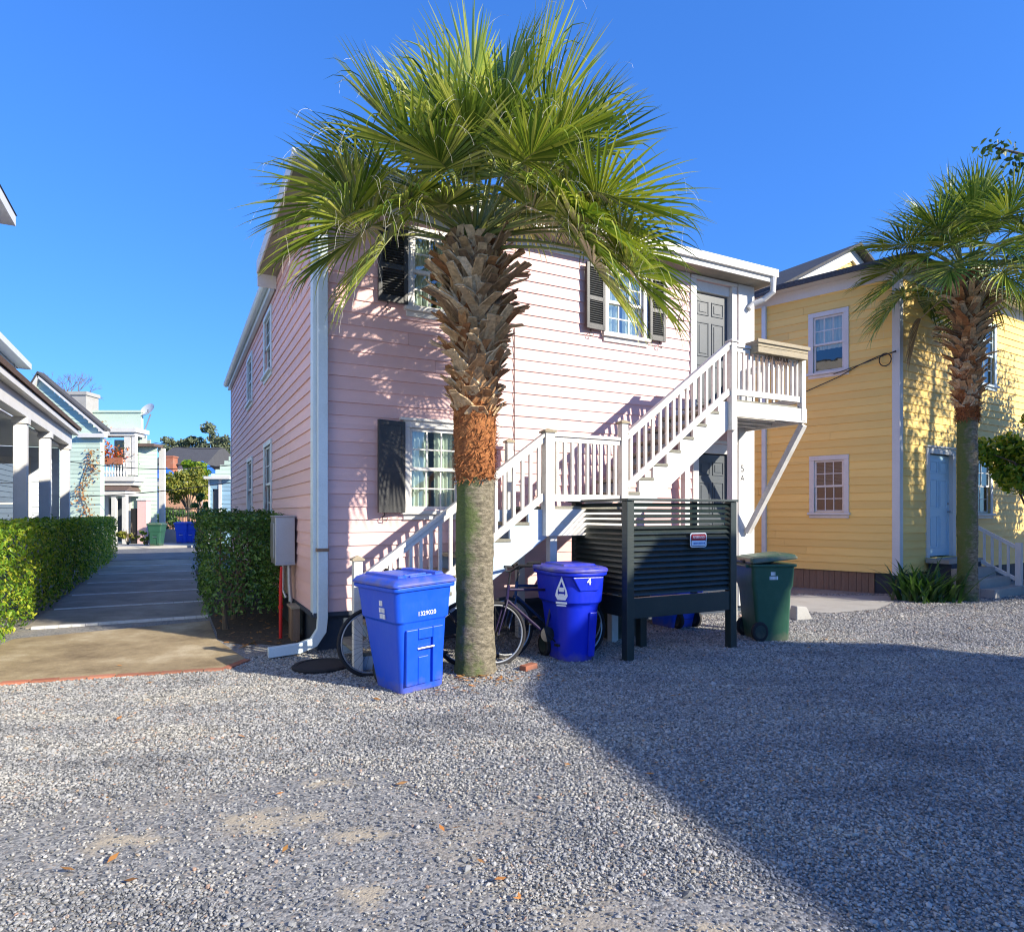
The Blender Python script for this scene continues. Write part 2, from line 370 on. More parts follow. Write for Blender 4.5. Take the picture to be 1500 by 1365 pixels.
M_joint = pm('pale_joint', (0.74, 0.73, 0.70, 1), 0.9, dirt=0.6, dirtcol=(.4, .38, .35, 1), dscale=9)
apron_near = [PG(-120, 1012), PG(0, 1003), PG(170, 991), PG(330, 981)]
right_edge = [PG(362, 968), H(-1.0, 1.3), H(-1.02, 3.0)]
mb = MB()
mb.poly([p + Vector((0, 0, .014)) for p in apron_near + right_edge + [H(-3.35, 2.6), H(-3.6, 1.2), H(-5.5, .2)]])
tag(mb.build('driveway', M_drive), kind='structure')
mb = MB()
bs = [3.45, 5.4, 7.5, 10.0, 12.5, 15.2, 18.0]
ws = 0
for i, (b0, b1) in enumerate(zip(bs, bs[1:])):
    rd = random.Random(i)
    mb.hexa([H(-3.38, b0 + .05, .0), H(-1.0, b0 + .05, .0), H(-1.0, b1 - .05, .0), H(-3.38, b1 - .05, .0)] +
            [H(-3.38, b0 + .05, .020), H(-1.0, b0 + .05, .020), H(-1.0, b1 - .05, .022), H(-3.38, b1 - .05, .022)])
tag(mb.build('driveway_slabs', M_slab), kind='structure')
mb = MB()
for b0 in bs[:-1]:
    n = 14
    for k in range(n):
        j = random.uniform(-.012, .012); u0 = -3.3 + 2.28 * k / n; u1 = -3.3 + 2.28 * (k + .97) / n
        mb.hexa([H(u0, b0 - .05 + j, 0), H(u1, b0 - .05 + j, 0), H(u1, b0 + .05 + j, 0), H(u0, b0 + .05 + j, 0)] +
                [H(u0, b0 - .05 + j, .032), H(u1, b0 - .05 + j, .032), H(u1, b0 + .05 + j, .032), H(u0, b0 + .05 + j, .032)])
tag(mb.build('driveway_joints', M_joint), kind='structure')
mb = MB()
edge = apron_near + [PG(362, 968)]
for p, q in zip(edge, edge[1:]):
    d = q - p; n = max(1, int(d.length / .2)); d = d / n; w = Vector((-d.y, d.x, 0)).normalized() * .045
    for k in range(n):
        a = p + d * (k + .03); e = p + d * (k + .95); j = Vector((0, random.uniform(-.006, .006), 0)); z = Vector((0, 0, random.uniform(.018, .026)))
        mb.hexa([a - w + j, e - w + j, e + w + j, a + w + j, a - w + j + z, e - w + j + z, e + w + j + z, a + w + j + z])
tag(mb.build('brick_edging', M_brick), kind='structure')
# street and far pavement, aligned with the house
mb = MB(); mb.hexa([H(-40, 18.2, 0), H(60, 18.2, 0), H(60, 26.5, 0), H(-40, 26.5, 0), H(-40, 18.2, .02), H(60, 18.2, .02), H(60, 26.5, .02), H(-40, 26.5, .02)])
tag(mb.build('road', M_asph), kind='structure')
mb = MB(); mb.hexa([H(-40, 26.5, 0), H(60, 26.5, 0), H(60, 31, 0), H(-40, 31, 0), H(-40, 26.5, .13), H(60, 26.5, .13), H(60, 31, .13), H(-40, 31, .13)])
tag(mb.build('pavement', M_conc), kind='structure')
# concrete patches on the right, by the yellow house
mb = MB()
mb.poly([v + Vector((0, 0, .012)) for v in (PG(1140, 872), PG(1150, 893), PG(1215, 899), PG(1285, 893), PG(1310, 882), PG(1300, 873))])
tag(mb.build('concrete_path', M_conc), kind='structure')

# ---------------------------------------------------------------- loose gravel (instanced stones, uncountable)
def stone_mat():
    m, N, b = newmat('gravel_stone')
    oi = N.add('ShaderNodeObjectInfo')
    c = N.ramp(oi.outputs['Random'], [(0, (0.09, 0.093, 0.096)), (0.22, (0.20, 0.203, 0.205)), (0.5, (0.31, 0.31, 0.30)), (0.82, (0.40, 0.395, 0.38)), (0.95, (0.47, 0.46, 0.44)), (0.965, (0.36, 0.23, 0.17)), (1, (0.34, 0.29, 0.21))])
    tc = N.add('ShaderNodeTexCoord'); n = N.add('ShaderNodeTexNoise', i_Scale=90.0, i_Detail=3.0); N.link(tc.outputs['Object'], n.inputs['Vector'])
    k = N.ramp(n.outputs[0], [(0.3, (0.75,) * 3), (0.7, (1.1,) * 3)])
    c = N.mix(1.0, c, k, 'MULTIPLY')
    g = N.add('ShaderNodeNewGeometry'); mp = N.add('ShaderNodeMapping'); mp.inputs['Scale'].default_value = (.45, 1.3, 1); N.link(g.outputs['Position'], mp.inputs[0])
    w = N.add('ShaderNodeTexNoise', i_Scale=1.3, i_Detail=4.0, i_Roughness=.6); N.link(mp.outputs[0], w.inputs['Vector'])      # damp streaks and dusty areas of the yard
    c = N.mix(1.0, c, N.ramp(w.outputs[0], [(.30, (.62, .63, .66)), (.48, (.98, .98, .98)), (.66, (1.16, 1.12, 1.03))]), 'MULTIPLY')
    N.link(c, b.inputs['Base Color']); b.inputs['Roughness'].default_value = 0.7
    return m
M_stone = stone_mat()
def in_poly(px, py, poly):
    ins = np.zeros(len(px), bool); n = len(poly); j = n - 1
    for i in range(n):
        xi, yi = poly[i][0], poly[i][1]; xj, yj = poly[j][0], poly[j][1]
        c = ((yi > py) != (yj > py)) & (px < (xj - xi) * (py - yi) / (yj - yi + 1e-12) + xi)
        ins ^= c; j = i
    return ins
def vnoise(x, y, s, seed=3):
    g = np.random.default_rng(seed).random((64, 64)); x = x * s + 20; y = y * s + 20
    xi = np.floor(x).astype(int); yi = np.floor(y).astype(int); fx = x - xi; fy = y - yi
    fx = fx * fx * (3 - 2 * fx); fy = fy * fy * (3 - 2 * fy); G = lambda a, b: g[a % 64, b % 64]
    return (G(xi, yi) * (1 - fx) + G(xi + 1, yi) * fx) * (1 - fy) + (G(xi, yi + 1) * (1 - fx) + G(xi + 1, yi + 1) * fx) * fy
mb = MB(); mb.poly([H(-.985, 3.0, .009), H(-.97, 1.9, .009), H(-.99, 1.45, .009), H(-.90, 1.1, .009), H(-.72, .86, .009), H(-.52, .80, .009), H(-.35, .62, .009), H(-.2, .34, .009), H(.1, .25, .009), H(.1, 12.9, .009), H(-.985, 12.9, .009)])
tag(mb.build('soil', pm('dark_mulch', (.10, .078, .055, 1), .95, dirt=.9, dirtcol=(.20, .15, .10, 1), dscale=14, bump=1.0, fine=.6)), kind='structure')
def make_gravel():
    Z = np.sqrt(rng.uniform(1.9 ** 2, 13.2 ** 2, 2300000)); X = rng.uniform(-.9, 1.3, len(Z)) * Z
    dens = np.clip(1.25 - Z / 11.0, 0.16, 1.0)              # nearer ground gets the full count
    keep = rng.random(len(Z)) < dens * 0.62 * np.where(X > .86 * Z, .6, 1)
    X, Z, = X[keep], Z[keep]
    drive = [tuple(p)[:2] for p in apron_near + [PG(362, 968), H(-1.0, 1.3), H(-1, 40), H(-40, 40), H(-40, 0)]]
    house = [tuple(p)[:2] for p in (H(-1.1, .1), H(7.25, -.05), H(7.25, 14), H(-1.1, 14))]
    path = [tuple(p)[:2] for p in (PG(1140, 872), PG(1150, 893), PG(1215, 899), PG(1285, 893), PG(1310, 882), PG(1300, 873))]
    ok = ~in_poly(X, Z, drive) & ~in_poly(X, Z, house) & ~in_poly(X, Z, path)
    n = .6 * vnoise(X, Z, .55, 5) + .4 * vnoise(X, Z, 1.7, 6)
    for cx, cy, r in BARE:     # bare trodden patches
        d = np.hypot((X - cx) * .55, Z - cy) / r; n += .50 * np.clip(1.6 - d, 0, 1)
    ok &= rng.random(len(X)) > np.clip((n - .64) * 2.4, 0, .86)
    X, Z = X[ok], Z[ok]
    # undercover of the stair: fewer stones
    s = rng.lognormal(0, .33, len(X)) * np.clip(.0044 + .00055 * Z, .0054, .0115)
    me = bpy.data.meshes.new('gravel'); me.vertices.add(len(X))
    co = np.stack([X, Z, rng.uniform(-.001, .006, len(X)) + .002], 1).astype(np.float32)
    me.vertices.foreach_set('co', co.ravel())
    a = me.attributes.new('stone_size', 'FLOAT', 'POINT'); a.data.foreach_set('value', s.astype(np.float32))
    o = bpy.data.objects.new('gravel', me); COL.objects.link(o)
    g = bpy.data.node_groups.new('scatter_stones', 'GeometryNodeTree')
    g.interface.new_socket('Geometry', in_out='INPUT', socket_type='NodeSocketGeometry'); g.interface.new_socket('Geometry', in_out='OUTPUT', socket_type='NodeSocketGeometry')
    A = g.nodes.new; gi = A('NodeGroupInput'); go = A('NodeGroupOutput'); ico = A('GeometryNodeMeshIcoSphere'); ico.inputs['Radius'].default_value = 1.0; ico.inputs['Subdivisions'].default_value = 1
    sp = A('GeometryNodeSetPosition'); wn = A('FunctionNodeRandomValue'); wn.data_type = 'FLOAT_VECTOR'; wn.inputs[0].default_value = (-.22,) * 3; wn.inputs[1].default_value = (.22,) * 3
    sm = A('GeometryNodeSetMaterial'); sm.inputs['Material'].default_value = M_stone
    ip = A('GeometryNodeInstanceOnPoints'); rr = A('FunctionNodeRandomValue'); rr.data_type = 'FLOAT_VECTOR'; rr.inputs[0].default_value = (-.5, -.5, 0); rr.inputs[1].default_value = (.5, .5, 6.28)
    rs = A('FunctionNodeRandomValue'); rs.data_type = 'FLOAT_VECTOR'; rs.inputs[0].default_value = (.75, .65, .45); rs.inputs[1].default_value = (1.5, 1.1, .85); rs.inputs['Seed'].default_value = 4
    na = A('GeometryNodeInputNamedAttribute'); na.data_type = 'FLOAT'; na.inputs['Name'].default_value = 'stone_size'
    vm = A('ShaderNodeVectorMath'); vm.operation = 'SCALE'
    L = g.links.new
    L(ico.outputs[0], sp.inputs['Geometry']); L(wn.outputs[0], sp.inputs['Offset']); L(sp.outputs[0], sm.inputs['Geometry']); L(sm.outputs[0], ip.inputs['Instance'])
    L(gi.outputs[0], ip.inputs['Points']); L(rr.outputs[0], ip.inputs['Rotation']); L(rs.outputs[0], vm.inputs[0]); L(na.outputs[0], vm.inputs['Scale']); L(vm.outputs[0], ip.inputs['Scale']); L(ip.outputs[0], go.inputs[0])
    md = o.modifiers.new('stones', 'NODES'); md.node_group = g
    tag(o, 'loose grey crushed gravel covering the yard', 'gravel', kind='stuff')
    print('gravel stones', len(X))
make_gravel()

# dry leaves lying about
def scatter_leaves():
    mb = MB(); rd = random.Random(5)
    spots = []
    for k in range(110): spots.append((rd.gauss(-.62, .45), rd.gauss(6.35, .22)))
    for k in range(60): spots.append((rd.gauss(-.25, .3), rd.gauss(6.45, .15)))
    for k in range(40): z = rd.uniform(2.6, 7.5); spots.append((rd.uniform(-.75, .3) * z, z))
    for k in range(16): z = rd.uniform(3, 9); spots.append((rd.uniform(.2, .8) * z, z))
    for k in range(130):
        q = H(rd.uniform(-.95, -.05), rd.uniform(.5, 3.5)); spots.append((q.x, q.y))
    for x, y in spots:
        a = rd.uniform(0, 6.28); l = rd.uniform(.015, .045); w = l * rd.uniform(.3, .5); z = .016
        d = Vector((math.cos(a), math.sin(a), rd.uniform(-.2, .3))); s = Vector((-math.sin(a), math.cos(a), rd.uniform(-.3, .3))); c = Vector((x, y, z + .01))
        mb.poly([c - d * l, c + s * w, c + d * l, c - s * w])
    tag(mb.build('fallen_leaves', L_dry, normals=False), 'small dry orange and brown leaves scattered over the gravel', 'leaves', kind='stuff')
scatter_leaves()

# ---------------------------------------------------------------- windows, shutters, doors
def window(parent, M, u0, u1, z0, z1, cas=0.09, cols=3, rows=2, lower_grid=True, sill=True, cap=False, curtain='curtain', trim=None, glass=None, depth=0.03):
    """opening u0..u1, z0..z1 in wall frame M; casing outside it; window > sash, pane, sill, curtain"""
    trim = trim or M_white; glass = glass or M_glass
    mb = MB(); mb.M = M; o = depth + .012
    mb.box(u0 - cas, u0, -.06, o, z0 - .01, z1); mb.box(u1, u1 + cas, -.06, o, z0 - .01, z1)
    mb.box(u0 - cas, u1 + cas, -.06, o + .003, z1, z1 + cas)
    if cap: mb.box(u0 - cas - .05, u1 + cas + .05, -.02, o + .04, z1 + cas, z1 + cas + .035)
    w = mb.build('window', trim, parent, bevel=.004)
    if sill:
        mb = MB(); mb.M = M; mb.box(u0 - cas - .03, u1 + cas + .03, -.06, o + .045, z0 - .06, z0 - .01); mb.box(u0 - cas, u1 + cas, -.02, o, z0 - .13, z0 - .062)
        mb.build('sill', trim, w, bevel=.004)
    zm = (z0 + z1) / 2; f = .042
    for (za, zb, oo, grid) in ((zm - .02, z1, .005, True), (z0, zm + .02, -.022, lower_grid)):
        mb = MB(); mb.M = M
        mb.box(u0, u0 + f, oo - .025, oo, za, zb); mb.box(u1 - f, u1, oo - .025, oo, za, zb)
        mb.box(u0 + f, u1 - f, oo - .025, oo, za, za + f); mb.box(u0 + f, u1 - f, oo - .025, oo, zb - f, zb)
        if grid:
            for i in range(1, cols):
                u = u0 + f + (u1 - u0 - 2 * f) * i / cols; mb.box(u - .009, u + .009, oo - .02, oo - .004, za + f, zb - f)
            for j in range(1, rows):
                z = za + f + (zb - za - 2 * f) * j / rows; mb.box(u0 + f, u1 - f, oo - .019, oo - .006, z - .009, z + .009)
        mb.build('sash', trim, w)
    mb = MB(); mb.M = M; mb.poly([(u0 + f, -.008, zm), (u1 - f, -.008, zm), (u1 - f, -.008, z1 - f), (u0 + f, -.008, z1 - f)])
    mb.poly([(u0 + f, -.036, z0 + f), (u1 - f, -.036, z0 + f), (u1 - f, -.036, zm), (u0 + f, -.036, zm)])
    mb.build('pane', glass, w, normals=False)
    if curtain == 'curtain':
        mb = MB(); mb.M = M; mb.smooth = True
        for a, b in ((u0 - .02, u0 + (u1 - u0) * .44), (u0 + (u1 - u0) * .56, u1 + .02)):
            n = 30
            for k in range(n):
                g = lambda t: (a + (b - a) * t, -.11 - .022 * math.sin(t * 31) - .01 * math.sin(t * 13 + 1))
                p, q = g(k / n), g((k + 1) / n)
                mb.poly([(p[0], p[1], z0 - .05), (q[0], q[1], z0 - .05), (q[0], q[1], z1 + .02), (p[0], p[1], z1 + .02)])
        mb.build('curtain', M_curt, w, normals=False)
    elif curtain == 'blind':
        mb = MB(); mb.M = M; z = z1
        while z > zm: mb.hexa([(u0 - .01, -.10, z), (u1 + .01, -.10, z), (u1 + .01, -.075, z - .014), (u0 - .01, -.075, z - .014), (u0 - .01, -.10, z + .002), (u1 + .01, -.10, z + .002), (u1 + .01, -.075, z - .012), (u0 - .01, -.075, z - .012)]); z -= .03
        mb.build('blind', M_curt, w)
    elif curtain == 'half':
        mb = MB(); mb.M = M; mb.smooth = True; n = 30
        for k in range(n):
            g = lambda t: (u0 + (u1 - u0) * t, -.10 - .02 * math.sin(t * 37))
            p, q = g(k / n), g((k + 1) / n)
            mb.poly([(p[0], p[1], zm - .1), (q[0], q[1], zm - .1), (q[0], q[1], z1), (p[0], p[1], z1)])
        mb.build('curtain', M_curt, w, normals=False)
    return w

def shutter(parent, M, u0, u1, z0, z1, o=.05, t=.04, louver=True, swing=0.0, hinge_right=True, mat=None):
    mb = MB(); L = u1 - u0
    pivot = u1 if hinge_right else u0
    T = M @ Matrix.Translation((pivot, o, 0)) @ Matrix.Rotation(swing, 4, 'Z')
    mb.M = T; x0, x1 = (-L, 0) if hinge_right else (0, L); f = .05
    mb.box(x0, x0 + f, 0, t, z0, z1); mb.box(x1 - f, x1, 0, t, z0, z1)
    zm = z0 + (z1 - z0) * .47
    for za, zb in ((z0, z0 + .08), (zm - .03, zm + .03), (z1 - .06, z1)): mb.box(x0 + f, x1 - f, .002, t - .002, za, zb)
    if louver:
        for za, zb in ((z0 + .08, zm - .03), (zm + .03, z1 - .06)):
            z = za
            while z < zb - .02:
                mb.hexa([(x0 + f, .006, z + .02), (x1 - f, .006, z + .02), (x1 - f, t - .006, z), (x0 + f, t - .006, z), (x0 + f, .006, z + .026), (x1 - f, .006, z + .026), (x1 - f, t - .006, z + .006), (x0 + f, t - .006, z + .006)]); z += .032
        mb.box(x0 + f, x1 - f, .001, .005, z0 + .05, z1 - .05)
    else:
        mb.box(x0 + f, x1 - f, .008, t - .006, z0 + .08, z1 - .06)
    s = mb.build('shutter', mat or M_shutter, parent, bevel=.002)
    # hold-back hook
    mb = MB(); mb.M = M; uc = (u0 + u1) / 2 + (-.06 if hinge_right else .06)
    mb.tube([(uc, .03, z0 + .01), (uc, .06, z0 - .03), (uc - .035, .07, z0 - .055), (uc - .03, .07, z0 - .09), (uc + .02, .07, z0 - .10), (uc + .03, .07, z0 - .065)], .006, 5)
    mb.build('hook', M_iron, s)
    return s

def panel_door(parent, M, u0, u1, z0, z1, mat, name='door', handle_right=False, rec=-.07):
    mb = MB(); mb.M = M; mb.box(u0, u1, rec - .04, rec, z0, z1)
    d = mb.build(name, mat, parent)
    w = u1 - u0; h = z1 - z0
    for ca, cb in ((.12, .46), (.54, .88)):
        for ra, rb in ((.08, .40), (.47, .76), (.82, .94)):
            mb = MB(); mb.M = M; a, b, c, e = u0 + ca * w, u0 + cb * w, z0 + ra * h, z0 + rb * h; g = .018
            mb.box(a, b, rec - .002, rec + .012, c, c + g); mb.box(a, b, rec - .002, rec + .012, e - g, e)
            mb.box(a, a + g, rec - .002, rec + .0115, c + g, e - g); mb.box(b - g, b, rec - .002, rec + .0115, c + g, e - g)
            mb.box(a + .05, b - .05, rec - .002, rec + .010, c + .05, e - .05)
            mb.build('door_panel', mat, d, bevel=.004)
    mb = MB(); mb.M = M; uu = u1 - .07 if handle_right else u0 + .07
    mb.tube([(uu, rec, z0 + .95), (uu, rec + .05, z0 + .95)], .012, 8); mb.tube([(uu, rec + .045, z0 + .95), (uu, rec + .075, z0 + .95)], .027, 12)
    mb.build('handle', M_metal, d)
    mb = MB(); mb.M = M; mb.tube([(uu, rec - .001, z0 + 1.12), (uu, rec + .02, z0 + 1.12)], .022, 12); mb.build('lock', M_metal, d)
    return d

# ---------------------------------------------------------------- pink house
def pink_house():
    h = thing('pink_house', 'two-storey house with pale pink lapped boards, dark shutters and an outside stair', 'house', C0, ROT)
    FW = frame_mat((0, 0, 0), (1, 0, 0), (0, -1, 0)); LW = frame_mat((0, 0, 0), (0, 1, 0), (-1, 0, 0))
    Wd, Dp, Z0, Z1 = 7.25, 12.9, .47, 5.505
    w_lo = (1.16, 1.84, 1.70, 2.74); w_ul = (1.20, 1.88, 4.28, 5.22); w_ur = (4.24, 4.90, 4.34, 5.30)
    d_up = (5.93, 6.78, 3.30, 5.44); d_lo = (5.98, 6.78, .72, 2.80)
    ops = [w_lo, w_ul, w_ur, d_up, d_lo]
    mb = MB(); mb.M = FW; siding(mb, Wd, Z0, Z1, .158, ops, seed=3)
    mb.box(0, Wd, -.06, -.021, Z0, 1.0)
    wall = mb.build('wall', M_pink, h)
    lops = [(3.85, 4.75, 1.5, 2.85), (6.95, 7.9, 1.55, 2.8), (3.85, 4.75, 4.15, 5.15), (6.95, 7.9, 4.1, 5.05)]
    mb = MB(); mb.M = LW; siding(mb, Dp, Z0, 5.49, .158, lops, seed=8)
    mb.build('wall', M_pink, h)
    mb = MB(); mb.box(7.13, 7.25, .02, Dp, Z0, Z1); mb.box(.02, 7.12, Dp - .1, Dp, Z0, Z1); mb.build('wall', M_pink, h)
    mb = MB(); mb.box(.1, 7.1, .12, Dp - .12, Z0 - .02, Z0 + .08); mb.box(.1, 7.1, .12, Dp - .12, 2.95, 3.2); mb.build('floor_slab', M_inner, h)
    mb = MB(); mb.box(.1, 7.1, 3.3, 3.4, Z0 + .09, 2.94); mb.box(.1, 7.1, 3.3, 3.4, 3.21, 5.4); mb.build('inner_wall_or_backing', M_inner, h)
    # foundation skirt
    mb = MB(); mb.box(.03, 7.2, .03, .09, 0, Z0 + .01); mb.box(.035, .09, .091, Dp - .03, 0, Z0 + .01); sk = mb.build('skirt', M_skirt, h)
    mb = MB(); mb.box(-.03, 7.22, -.045, .0, Z0 - .05, Z0 + .0); mb.box(-.045, -.001, .0, Dp, Z0 - .05, Z0 + .0); mb.build('water_table', M_skirt, h)
    # corner boards and right pilaster
    mb = MB(); mb.box(-.034, .10, -.036, -.0, Z0 - .02, 5.503); mb.box(-.036, -.0, .001, .12, Z0 - .02, 5.503); mb.build('corner_board', M_gut, h, bevel=.004)
    mb = MB(); mb.box(-.036, -.0, Dp - .12, Dp + .03, Z0 - .02, 5.4); mb.build('corner_board', M_gut, h, bevel=.004)
    mb = MB(); mb.box(6.90, 7.27, -.055, -.0, .1, 5.50); mb.box(7.251, 7.28, .0, .2, .1, 5.50); pil = mb.build('pilaster', M_white, h, bevel=.005)
    # roof and eaves
    mb = MB()
    mb.hexa([(-.30, -.33, 5.505), (7.42, -.33, 5.505), (7.42, 3.2, 5.505), (-.30, 3.2, 5.505), (-.30, -.33, 5.54), (7.42, -.33, 5.54), (7.42, 3.2, 5.54), (-.30, 3.2, 5.54)])
    mb.build('soffit', pm('soffit_board', (.30, .27, .22, 1), .8, dirt=.5, bump=.2), h)
    mb = MB()
    mb.hexa([(-.28, -.33, 5.66), (7.40, -.33, 5.66), (7.40, 6.0, 5.66), (-.28, 3.2, 5.66), (-.28, -.33, 5.70), (7.40, -.33, 5.70), (7.40, 6.0, 5.92), (-.28, 3.2, 5.86)])
    mb.hexa([(-.10, 3.21, 5.48), (7.4, 3.21, 5.48), (7.4, Dp + .2, 5.48), (-.10, Dp + .2, 5.48), (-.10, 3.21, 5.58), (7.4, 3.21, 5.60), (7.4, Dp + .2, 5.60), (-.10, Dp + .2, 5.58)])
    mb.build('roof', M_roof, h)
    mb = MB()
    mb.box(-.31, 7.43, -.36, -.335, 5.50, 5.655); mb.box(-.33, 7.45, -.41, -.362, 5.585, 5.715)
    mb.box(-.325, -.30, -.334, 3.2, 5.50, 5.70); mb.box(7.421, 7.445, -.334, 3.2, 5.50, 5.70); mb.box(-.31, -.02, 3.18, 3.21, 5.30, 5.70)
    mb.build('fascia', M_white, h, bevel=.005)
    mb = MB(); mb.box(.101, 5.85, -.034, -.0, 5.36, 5.503); mb.build('frieze', M_trim, h, bevel=.004)
    mb = MB()                                           # rear gutter, half round
    pr = [(-.13 + .075 * math.cos(t), .09 * math.sin(t)) for t in [math.pi + k * math.pi / 8 for k in range(9)]]
    mb.rings([[(x - .02, y, z + 5.50) for x, z in pr] + [(x * .9 - .03, y, z * .8 + 5.50) for x, z in pr[::-1]] for y in (3.35, Dp + .2)])
    mb.box(-.10, -.03, 3.35, Dp + .2, 5.32, 5.47)
    mb.build('gutter', M_gut, h)
    # windows
    for (u0, u1, z0, z1), kw in ((w_lo, dict(cap=True)), (w_ul, dict(cap=False)), (w_ur, dict(lower_grid=True))):
        window(h, FW, u0, u1, z0, z1, cas=.085, cols=3, rows=2, **kw)
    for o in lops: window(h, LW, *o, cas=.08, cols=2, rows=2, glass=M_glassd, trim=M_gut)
    shutter(h, FW, .70, 1.075, 1.66, 2.80, louver=False, swing=R(-14))
    shutter(h, FW, 1.93, 2.32, 1.66, 2.80, louver=False, hinge_right=False)
    shutter(h, FW, .74, 1.12, 4.28, 5.22); shutter(h, FW, 1.97, 2.35, 4.28, 5.22, hinge_right=False)
    shutter(h, FW, 3.80, 4.15, 4.34, 5.30, swing=R(-5)); shutter(h, FW, 4.99, 5.30, 4.32, 5.30, hinge_right=False)
    # doors
    for (u0, u1, z0, z1) in (d_up, d_lo):
        d = panel_door(h, FW, u0 + .06, u1 - .02, z0 + .02, z1 - .18, M_door, handle_right=True)
        mb = MB(); mb.M = FW; mb.box(u0 - .07, u0 + .05, -.12, .04, z0, z1); mb.box(u1 - .01, u1 + .09, -.12, .04, z0, z1)
        mb.box(u0 + .05, u1 - .01, -.12, -.02, z1 - .16, z1); mb.box(u0 - .07, u1 + .09, -.0, .06, z1 + .002, z1 + .05)
        mb.build('door_frame', M_white, d, bevel=.004)
    # downspouts
    mb = MB()
    prof = [(.065, -.085, 5.4), (.065, -.085, .42), (.05, -.09, .27), (-.04, -.10, .14), (-.20, -.11, .09), (-.55, -.14, .075)]
    w, t = .058, .042; rings = []
    for i, p in enumerate(prof):
        p = Vector(p); d = (Vector(prof[min(i + 1, len(prof) - 1)]) - Vector(prof[max(i - 1, 0)])).normalized()
        s = Vector((0, -1, 0)); a = d.cross(s).normalized()
        rings.append([p + a * w - s * t, p + a * w + s * t, p - a * w + s * t, p - a * w - s * t])
    mb.rings(rings); dsp = mb.build('downspout', M_gut, h, bevel=.008)
    mb = MB(); mb.box(-.005, .135, -.135, -.04, 1.20, 1.24); mb.build('strap', M_brown_wood, dsp)
    mb = MB(); mb.tube([(7.36, -.37, 5.58), (7.36, -.36, 5.34), (7.28, -.24, 5.24), (7.16, -.12, 5.18), (7.10, -.09, 5.10)], .05, 10); mb.build('downspout', M_white, h)
    # house number on the pilaster
    T = FW @ Matrix.Translation((6.99, .058, 2.42)) @ Matrix.Rotation(R(90), 4, 'X')
    # text lies in local XY; rotate to u-z plane facing out
    TT = Matrix(((1, 0, 0, 6.985), (0, 0, -1, -.0572), (0, 1, 0, 2.40), (0, 0, 0, 1)))
    text_part('5', .17, M_ink, h, TT, 'house_number'); TT2 = TT.copy(); TT2[2][3] = 2.24
    text_part('A', .14, M_ink, h, TT2, 'house_number')
    # wall cable and small vent
    mb = MB(); mb.tube([(2.66, -.03, 4.2), (2.66, -.03, 2.4)], .006, 5); mb.build('cable', M_wire, h)
    mb = MB(); mb.tube([(5.55, -.08, 4.7), (5.60, -.08, 4.82), (5.68, -.08, 4.80), (5.66, -.08, 4.68), (5.58, -.08, 4.70)], .008, 5); mb.tube([(5.45, -.06, 5.0), (5.6, -.1, 4.9), (5.75, -.08, 5.02), (5.7, -.07, 5.2)], .006, 5); mb.build('cable', M_wire, h)
    return h
pink_house()
